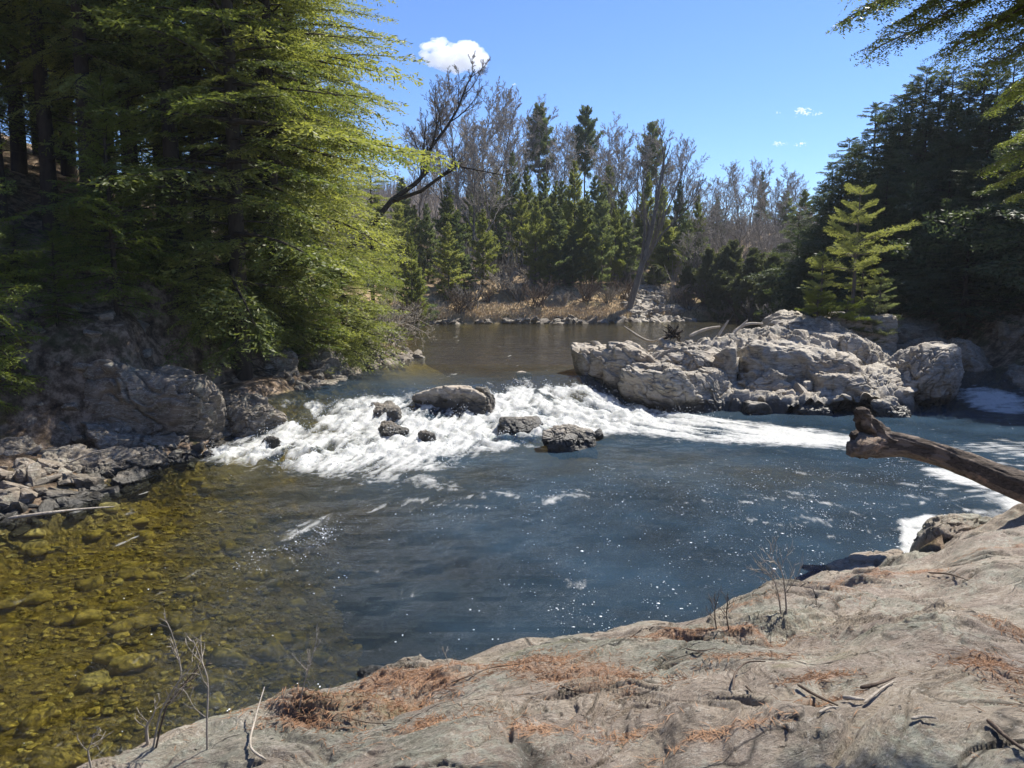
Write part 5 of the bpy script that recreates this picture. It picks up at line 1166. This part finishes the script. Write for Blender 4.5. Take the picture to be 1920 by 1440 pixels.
# foreground twigs, saplings and sticks on the ledge
def ledge_stick(label, pxs, r0, mat, seed, lift=.01, name='stick', br_=0):
    pts = []
    for q_ in pxs:
        w_ = on_ledge(q_[0], q_[1]); pts.append((w_.x, w_.y, w_.z + r0 + lift + (q_[2] if len(q_) > 2 else 0)))
    return stick(name, label, pts, [r0, r0 * .85, r0 * .7, r0 * .35], mat, 'dead sticks lying on the ledge', seed)
ST = [('dark broken stick with a splintered end in the middle of the ledge', [(1495, 1290), (1530, 1312), (1570, 1330)], .008, TWIG_BR), ('short pale broken stick beside the dark splintered one', [(1535, 1343), (1555, 1334), (1572, 1334)], .006, TWIG_PALE),
      ('arched grey twig standing over the needle patch at mid ledge', [(1375, 1300), (1378, 1275, .02), (1400, 1255, .02), (1435, 1246)], .006, TWIG_BR), ('upper of two weathered sticks lodged in the hollow on the right', [(1612, 1297), (1645, 1290), (1678, 1277)], .009, TWIG_BR),
      ('lower of two weathered sticks lodged in the hollow on the right', [(1620, 1325), (1650, 1300), (1675, 1285)], .007, TWIG_PALE), ('pale stub of wood lying flat below the two weathered sticks', [(1580, 1316), (1600, 1318), (1620, 1320)], .010, TWIG_PALE),
      ('long dark stick running off the bottom right corner', [(1850, 1358), (1885, 1390), (1925, 1420)], .009, TWIG_BR), ('thin crooked pale stick standing at the bottom left of the ledge', [(500, 1432), (470, 1405), (480, 1370, .05), (498, 1335, .12)], .006, TWIG_PALE),
      ('dark twig lying along the brow of the ledge above the needles', [(845, 1285), (880, 1272), (920, 1258), (975, 1250)], .004, TWIG_BR), ('thin twig crossing the needle patch left of centre', [(640, 1350), (690, 1362), (740, 1362)], .003, TWIG_BR),
      ('curved twig in the needle hollow right of centre', [(1050, 1290), (1075, 1303), (1110, 1300)], .004, TWIG_BR), ('thin root-like stick near the dark hole on the right', [(1740, 1077), (1780, 1080), (1815, 1092)], .009, TWIG_BR),
      ('small twig on the lichen patch right of centre', [(1285, 1220), (1310, 1225), (1340, 1220)], .004, TWIG_BR), ('pale stick at the right of the cracked hollow', [(1708, 1355), (1730, 1352), (1755, 1355)], .007, TWIG_PALE), ('short dark twig below the arched grey twig', [(1398, 1292), (1404, 1298), (1410, 1305)], .006, TWIG_BR)]
for k, (lab, pxs, r0, mt) in enumerate(ST): ledge_stick(lab, pxs, r0, mt, 40 + k)

def sapling(label, base_px, pts, seed, r0=.006, mat=TWIG_PALE, n=(6, 4), Lf=.5):
    """bare sapling rooted on the ledge brow; pts are (px, py) at the base's depth"""
    b = on_ledge(*base_px) if len(base_px) == 2 else Vector(base_px[2]); Yb = b.y
    tk = np.array([(b.x, b.y, b.z - .03)] + [at_y(q_[0], q_[1], Yb + (q_[2] if len(q_) > 2 else 0)) for q_ in pts]); H_ = np.linalg.norm(tk[-1] - tk[0])
    p_, f_ = bare(seed, H_ * Lf, trunk=spline(tk, 12), r0=r0, levels=n, start=.25, up=.8, spread=.6, minr=.0022, lens=(.8, .55)); p_[0] = tube(spline(tk, 12), np.linspace(r0, .0018, 12), 6)
    e = bpy.data.objects.new('bare_sapling', None); COL.objects.link(e); e.location = b; tag(e, label, 'sapling', 'bare saplings along the brow of the ledge'); o = np.array(b)
    v_, g_ = merge(p_ + f_); obj('stem', mesh('stem', v_ - o, g_, mat, True), e)
sapling('tall thin pale sapling with a kinked tip rising over the clear shallows', (388, 1405), [(388, 1350), (390, 1280), (378, 1240), (362, 1200)], 801, .005, n=(5, 3))
sapling('forked sapling whose twigs cross left of the tall thin one', (285, 1400), [(300, 1340), (320, 1300), (340, 1260), (320, 1180)], 802, .005, n=(8, 4))
sapling('dark slanting sapling leaning right behind the forked one', (290, 1400), [(310, 1330), (330, 1300), (355, 1270), (378, 1245)], 803, .005, TWIG_BR, n=(6, 3))
sapling('small pale antler-like sapling at the bottom left', (172, 1435), [(165, 1410), (170, 1395), (176, 1375)], 804, .005, n=(6, 3), Lf=.9)
sapling('upright pale sapling with spreading side twigs before the striped slab', (560, 1325), [(568, 1290), (580, 1250), (595, 1195)], 805, .004, n=(7, 3))
sapling('thick grey-barked forked stem at the lower left edge of the ledge', (278, 1395), [(275, 1365), (285, 1345), (292, 1330)], 806, .009, n=(4, 3), Lf=.8)
sapling('grey leafless bush at the corner of the ledge above the pool', (1475, 1148), [(1472, 1110), (1465, 1070), (1440, 1040)], 807, .007, TWIG_PALE, n=(9, 4), Lf=.9)
sapling('second stem of the corner bush, leaning left', (1465, 1150), [(1460, 1120), (1450, 1085), (1428, 1065)], 811, .006, TWIG_PALE, n=(9, 4), Lf=.9)
sapling('thin upright twig left of the corner bush', (1345, 1180), [(1340, 1150), (1345, 1125)], 808, .005, TWIG_BR, n=(5, 3), Lf=.8)
sapling('small dark twig between the ledge brow and the corner bush', (1368, 1180), [(1362, 1150), (1366, 1120)], 809, .005, TWIG_BR, n=(5, 3), Lf=.8)
sapling('single hair-thin stem on the brow of the ledge left of centre', (845, 1252), [(838, 1235), (828, 1215)], 810, .002, n=(3, 2), Lf=.6)

# ------------------------------------------------------------------ overhanging hemlock at the upper right (trunk outside the frame)
def near_bough(seed, L, nsd, droop=.3):
    r = np.random.default_rng(seed); pos, dr, nr, ll = [], [], [], []; wood = []
    ph = r.uniform(0, 6)
    ax = np.array([[s * L, .05 * L * sin(3 * s + ph), -droop * L * s ** 1.8 + .05 * L * sin(5 * s)] for s in np.linspace(0, 1, 9)]); wood.append(tube(ax, np.linspace(.011, .002, 9), 6))
    for i in range(nsd):
        s = .12 + .88 * (i + r.random() * .6) / nsd; k = s * 8; a = min(int(k), 7); p0 = ax[a] + (ax[a + 1] - ax[a]) * (k - a)
        sd2 = 1 if i % 2 else -1; an = radians(r.uniform(38, 62)) * sd2; tl = L * .36 * ((1 - s) ** .6 + .15) * r.uniform(.6, 1.2)
        q = [p0]; d = np.array([cos(an), sin(an), -.05])
        m = 6
        for _ in range(m): q.append(q[-1] + d * tl / m); d = d + np.array([.04, 0, -.13]) + r.normal(0, .06, 3); d /= np.linalg.norm(d)
        q = np.array(q); wood.append(tube(q, np.linspace(.004, .0012, m + 1), 4))
        ns = max(3, int(tl / .024))
        for j in range(ns):
            u = (j + r.random()) / ns * m; b = min(int(u), m - 1); p1 = q[b] + (q[b + 1] - q[b]) * (u - b); dt = q[b + 1] - q[b]; dt /= np.linalg.norm(dt)
            s3 = 1 if j % 2 else -1; sidev = np.cross(dt, [0, 0, 1.]); sidev /= np.linalg.norm(sidev) + 1e-9
            d3 = dt * .75 + sidev * s3 * .7 + np.array([0, 0, -.28]) + r.normal(0, .1, 3); d3 /= np.linalg.norm(d3); l3 = r.uniform(.05, .13) * (1.2 - .6 * u / m)
            nn = int(l3 / .0055); tt = np.linspace(0, 1, nn); pp = p1 + d3 * (tt * l3)[:, None]; pp[:, 2] -= .15 * l3 * tt ** 2
            sv = np.cross(d3, [0, 0, 1.]); sv /= np.linalg.norm(sv) + 1e-9
            alt = np.where(np.arange(nn) % 2 == 0, 1., -1.)
            dd = d3 * .55 + sv * alt[:, None] + r.normal(0, .4, (nn, 3)); dd /= np.linalg.norm(dd, axis=1)[:, None]
            pos.append(pp); dr.append(dd); nr.append(np.tile([0, 0, 1.], (nn, 1)) + r.normal(0, .8, (nn, 3))); ll.append(r.uniform(.015, .024, nn))
    pos = np.concatenate(pos); ll = np.concatenate(ll)
    v, f = leaves_mesh(pos, np.concatenate(dr), np.concatenate(nr), ll, ll * .36)
    return (v, f), merge(wood)
NB = [near_bough(900 + k, 1.5, 40) for k in range(3)]
ov = bpy.data.objects.new('hemlock_tree', None); COL.objects.link(ov); ov.location = (7.2, 4.2, 2.4); tag(ov, 'overhanging hemlock whose near drooping boughs enter at the top right corner', 'tree')
o_ = np.array([7.2, 4.2, 2.4])
hs = np.linspace(-.3, 11, 12); wood = [tube(np.stack([0 * hs, 0 * hs, hs], 1), .2 * (1 - hs / 12) + .02, 10)]
CV, CF, nv_ = [], [], 0
ends = [((1585, 15, 4.3), 1.5, 2.9), ((1640, 75, 4.2), 1.3, 2.9), ((1700, 10, 4.2), 1.5, 2.7), ((1790, 60, 4.1), 1.5, 2.9), ((1835, 120, 4.2), 1.2, 2.5), ((1620, -60, 4.4), 1.5, 3.0), ((1760, -50, 4.3), 1.4, 2.9), ((1858, 300, 4.2), 1.0, 2.95), ((1868, 185, 4.4), .9, 2.8), ((1850, 30, 4.2), 1.4, 3.1),
        ((1900, 360, 4.2), .7, 2.9), ((1740, -80, 4.0), 1.5, 2.9), ((1880, 90, 4.0), 1.2, 2.8), ((1690, -30, 4.5), 1.5, 3.1), ((1900, 250, 4.4), .8, 2.9), ((1880, 10, 4.5), 1.3, 2.9), ((1660, -20, 4.1), 1.4, 2.8), ((1895, 150, 4.3), 1., 3.0), ((1720, 40, 4.3), 1.3, 2.85), ((1760, 100, 4.3), 1.1, 2.7), ((1875, 330, 4.2), .8, 2.85)]
for k, ((px, py, Yd), Lb, az) in enumerate(ends):
    Yd *= .87; Lb *= .92; tip = np.array(at_y(px, py, Yd)); pitch_ = rng.uniform(-.1, .1); M = rot_to(az + rng.normal(0, .12), pitch_, rng.normal(0, .25))
    (lv, lf_), (wv_, wf_) = NB[k % 3]; s = Lb / 1.5
    ax_end = np.array([1.5, 0, -.45]) * s @ M.T; st0 = tip - ax_end
    CV.append(lv * s @ M.T + st0 - o_); CF.append(lf_ + nv_); nv_ += len(lv)
    wood.append((wv_ * s @ M.T + st0 - o_, wf_))
    tz = st0[2] - o_[2] + .4; mid_ = (st0 - o_) * .5 + np.array([0, 0, tz]) * .5 + np.array([0, 0, .15]); wood.append(tube(spline([np.array([0, 0, tz]), mid_, st0 - o_], 8), np.linspace(.03, .011, 8), 6))
obj('crown', mesh('crown', np.concatenate(CV), np.concatenate(CF), NEAR, False), ov); obj('trunk', mesh('trunk', *merge(wood), BARK_BR, True), ov)

# ------------------------------------------------------------------ thin spring haze
hv = np.array([(x_, y_, z_) for x_ in (-325, 325) for y_ in (-205, 405) for z_ in (-8, 38)], float)
t = NT('haze'); pv_ = t.n('VolumePrincipled'); pv_.inputs['Color'].default_value = (.80, .88, 1, 1); pv_.inputs['Density'].default_value = .00025; pv_.inputs['Anisotropy'].default_value = .2
t.l(pv_.outputs[0], t.out.inputs['Volume'])
hz_o = obj('haze', mesh('haze', hv, np.array([[0, 1, 3, 2], [4, 6, 7, 5], [0, 4, 5, 1], [2, 3, 7, 6], [0, 2, 6, 4], [1, 5, 7, 3]]), t.m, False)); tag(hz_o, 'thin blue haze in the air', None, None, 'stuff')

# ------------------------------------------------------------------ clouds: clusters of puffs a kilometre off
t = NT('cloud_white'); d_ = t.n('BsdfDiffuse'); d_.inputs[0].default_value = (.95, .96, 1, 1); tl = t.n('BsdfTranslucent'); tl.inputs[0].default_value = (.95, .96, 1, 1)
mx = t.n('MixShader'); mx.inputs[0].default_value = .62; t.l(d_.outputs[0], mx.inputs[1]); t.l(tl.outputs[0], mx.inputs[2]); CLOUD = t.done(mx.outputs[0])
t = NT('cloud_vapour'); vs_ = t.n('VolumeScatter'); vs_.inputs['Color'].default_value = (1, 1, 1, 1); vs_.inputs['Density'].default_value = .045; vs_.inputs['Anisotropy'].default_value = .3
t.l(vs_.outputs[0], t.out.inputs['Volume']); CLOUD = t.m
CLOUD2 = CLOUD.copy(); CLOUD2.node_tree.nodes['Volume Scatter'].inputs['Density'].default_value = .12
def cloud(label, lobes, Yd, seed, n=160, rp=1.):
    """lobes: (px, py, rx, ry) in photograph pixels, laid out at distance Yd as volumes of puffs"""
    r = np.random.default_rng(seed); pts, rads = [], []
    A = np.array([l_[2] * l_[3] for l_ in lobes], float); A /= A.sum()
    for i in range(n):
        l_ = lobes[r.choice(len(lobes), p=A)]; q = r.normal(size=3); q /= np.linalg.norm(q); q *= r.random() ** (1 / 3)
        c0 = np.array(at_y(l_[0], l_[1], Yd)); rx, rz = l_[2] / 1440 * Yd, l_[3] / 1440 * Yd; pts.append(c0 + q * np.array([rx, rx * .8, rz])); rads.append(rz * r.uniform(.12, .42) * rp)
    pts, rads = np.array(pts), np.array(rads); v0, f0 = ico(4); V = []
    for p_, ra in zip(pts, rads): V.append(p_ + v0 * ra * (1 + .38 * fbm(v0 * 1.8 + p_ * .05, 5, .62))[:, None] * np.array([1.3, 1, .8]))
    F = f0[None] + (np.arange(len(V)) * len(v0))[:, None, None]; o0 = pts.mean(0)
    o = obj('cloud', mesh('cloud', np.concatenate(V) - o0, F.reshape(-1, 3), None, True), None, tuple(o0))
    md = o.modifiers.new('join', 'REMESH'); md.mode = 'VOXEL'; md.voxel_size = max(.9, rads.max() * .09); md.use_smooth_shade = True
    dg = bpy.context.evaluated_depsgraph_get(); me = bpy.data.meshes.new_from_object(o.evaluated_get(dg)); o.modifiers.clear(); o.data = me; me.name = 'cloud'
    me.materials.clear(); me.materials.append(CLOUD if n > 200 else CLOUD2); tag(o, label, 'cloud'); return o
cloud('large white puffy cloud above the crooked leaning tree', [(815, 98, 28, 22), (850, 110, 40, 22), (880, 108, 28, 26), (790, 108, 24, 8), (865, 95, 30, 14), (835, 122, 24, 12), (895, 125, 14, 14)], 1400, 1, 420)
cloud('small wispy white cloud highest in the right of the sky', [(1505, 208, 14, 6), (1525, 213, 18, 5), (1490, 218, 8, 3)], 1500, 2, 120, .8)
cloud('flat little white cloud low in the right of the sky, left one of the pair', [(1462, 270, 15, 4), (1455, 268, 8, 4)], 1500, 3, 80, .8)
cloud('flat little white cloud low in the right of the sky, right one of the pair', [(1500, 272, 12, 4), (1508, 269, 8, 3)], 1500, 4, 80, .8)
cloud('tiny speck of cloud left of the small wispy one', [(1460, 211, 6, 2.5)], 1500, 5, 30, .8)
cloud('tiny faint wisp of cloud above the treetops right of the large cloud', [(965, 159, 6, 3)], 1500, 6, 30, .8)

print('faces', sum(len(m.polygons) for m in bpy.data.meshes))
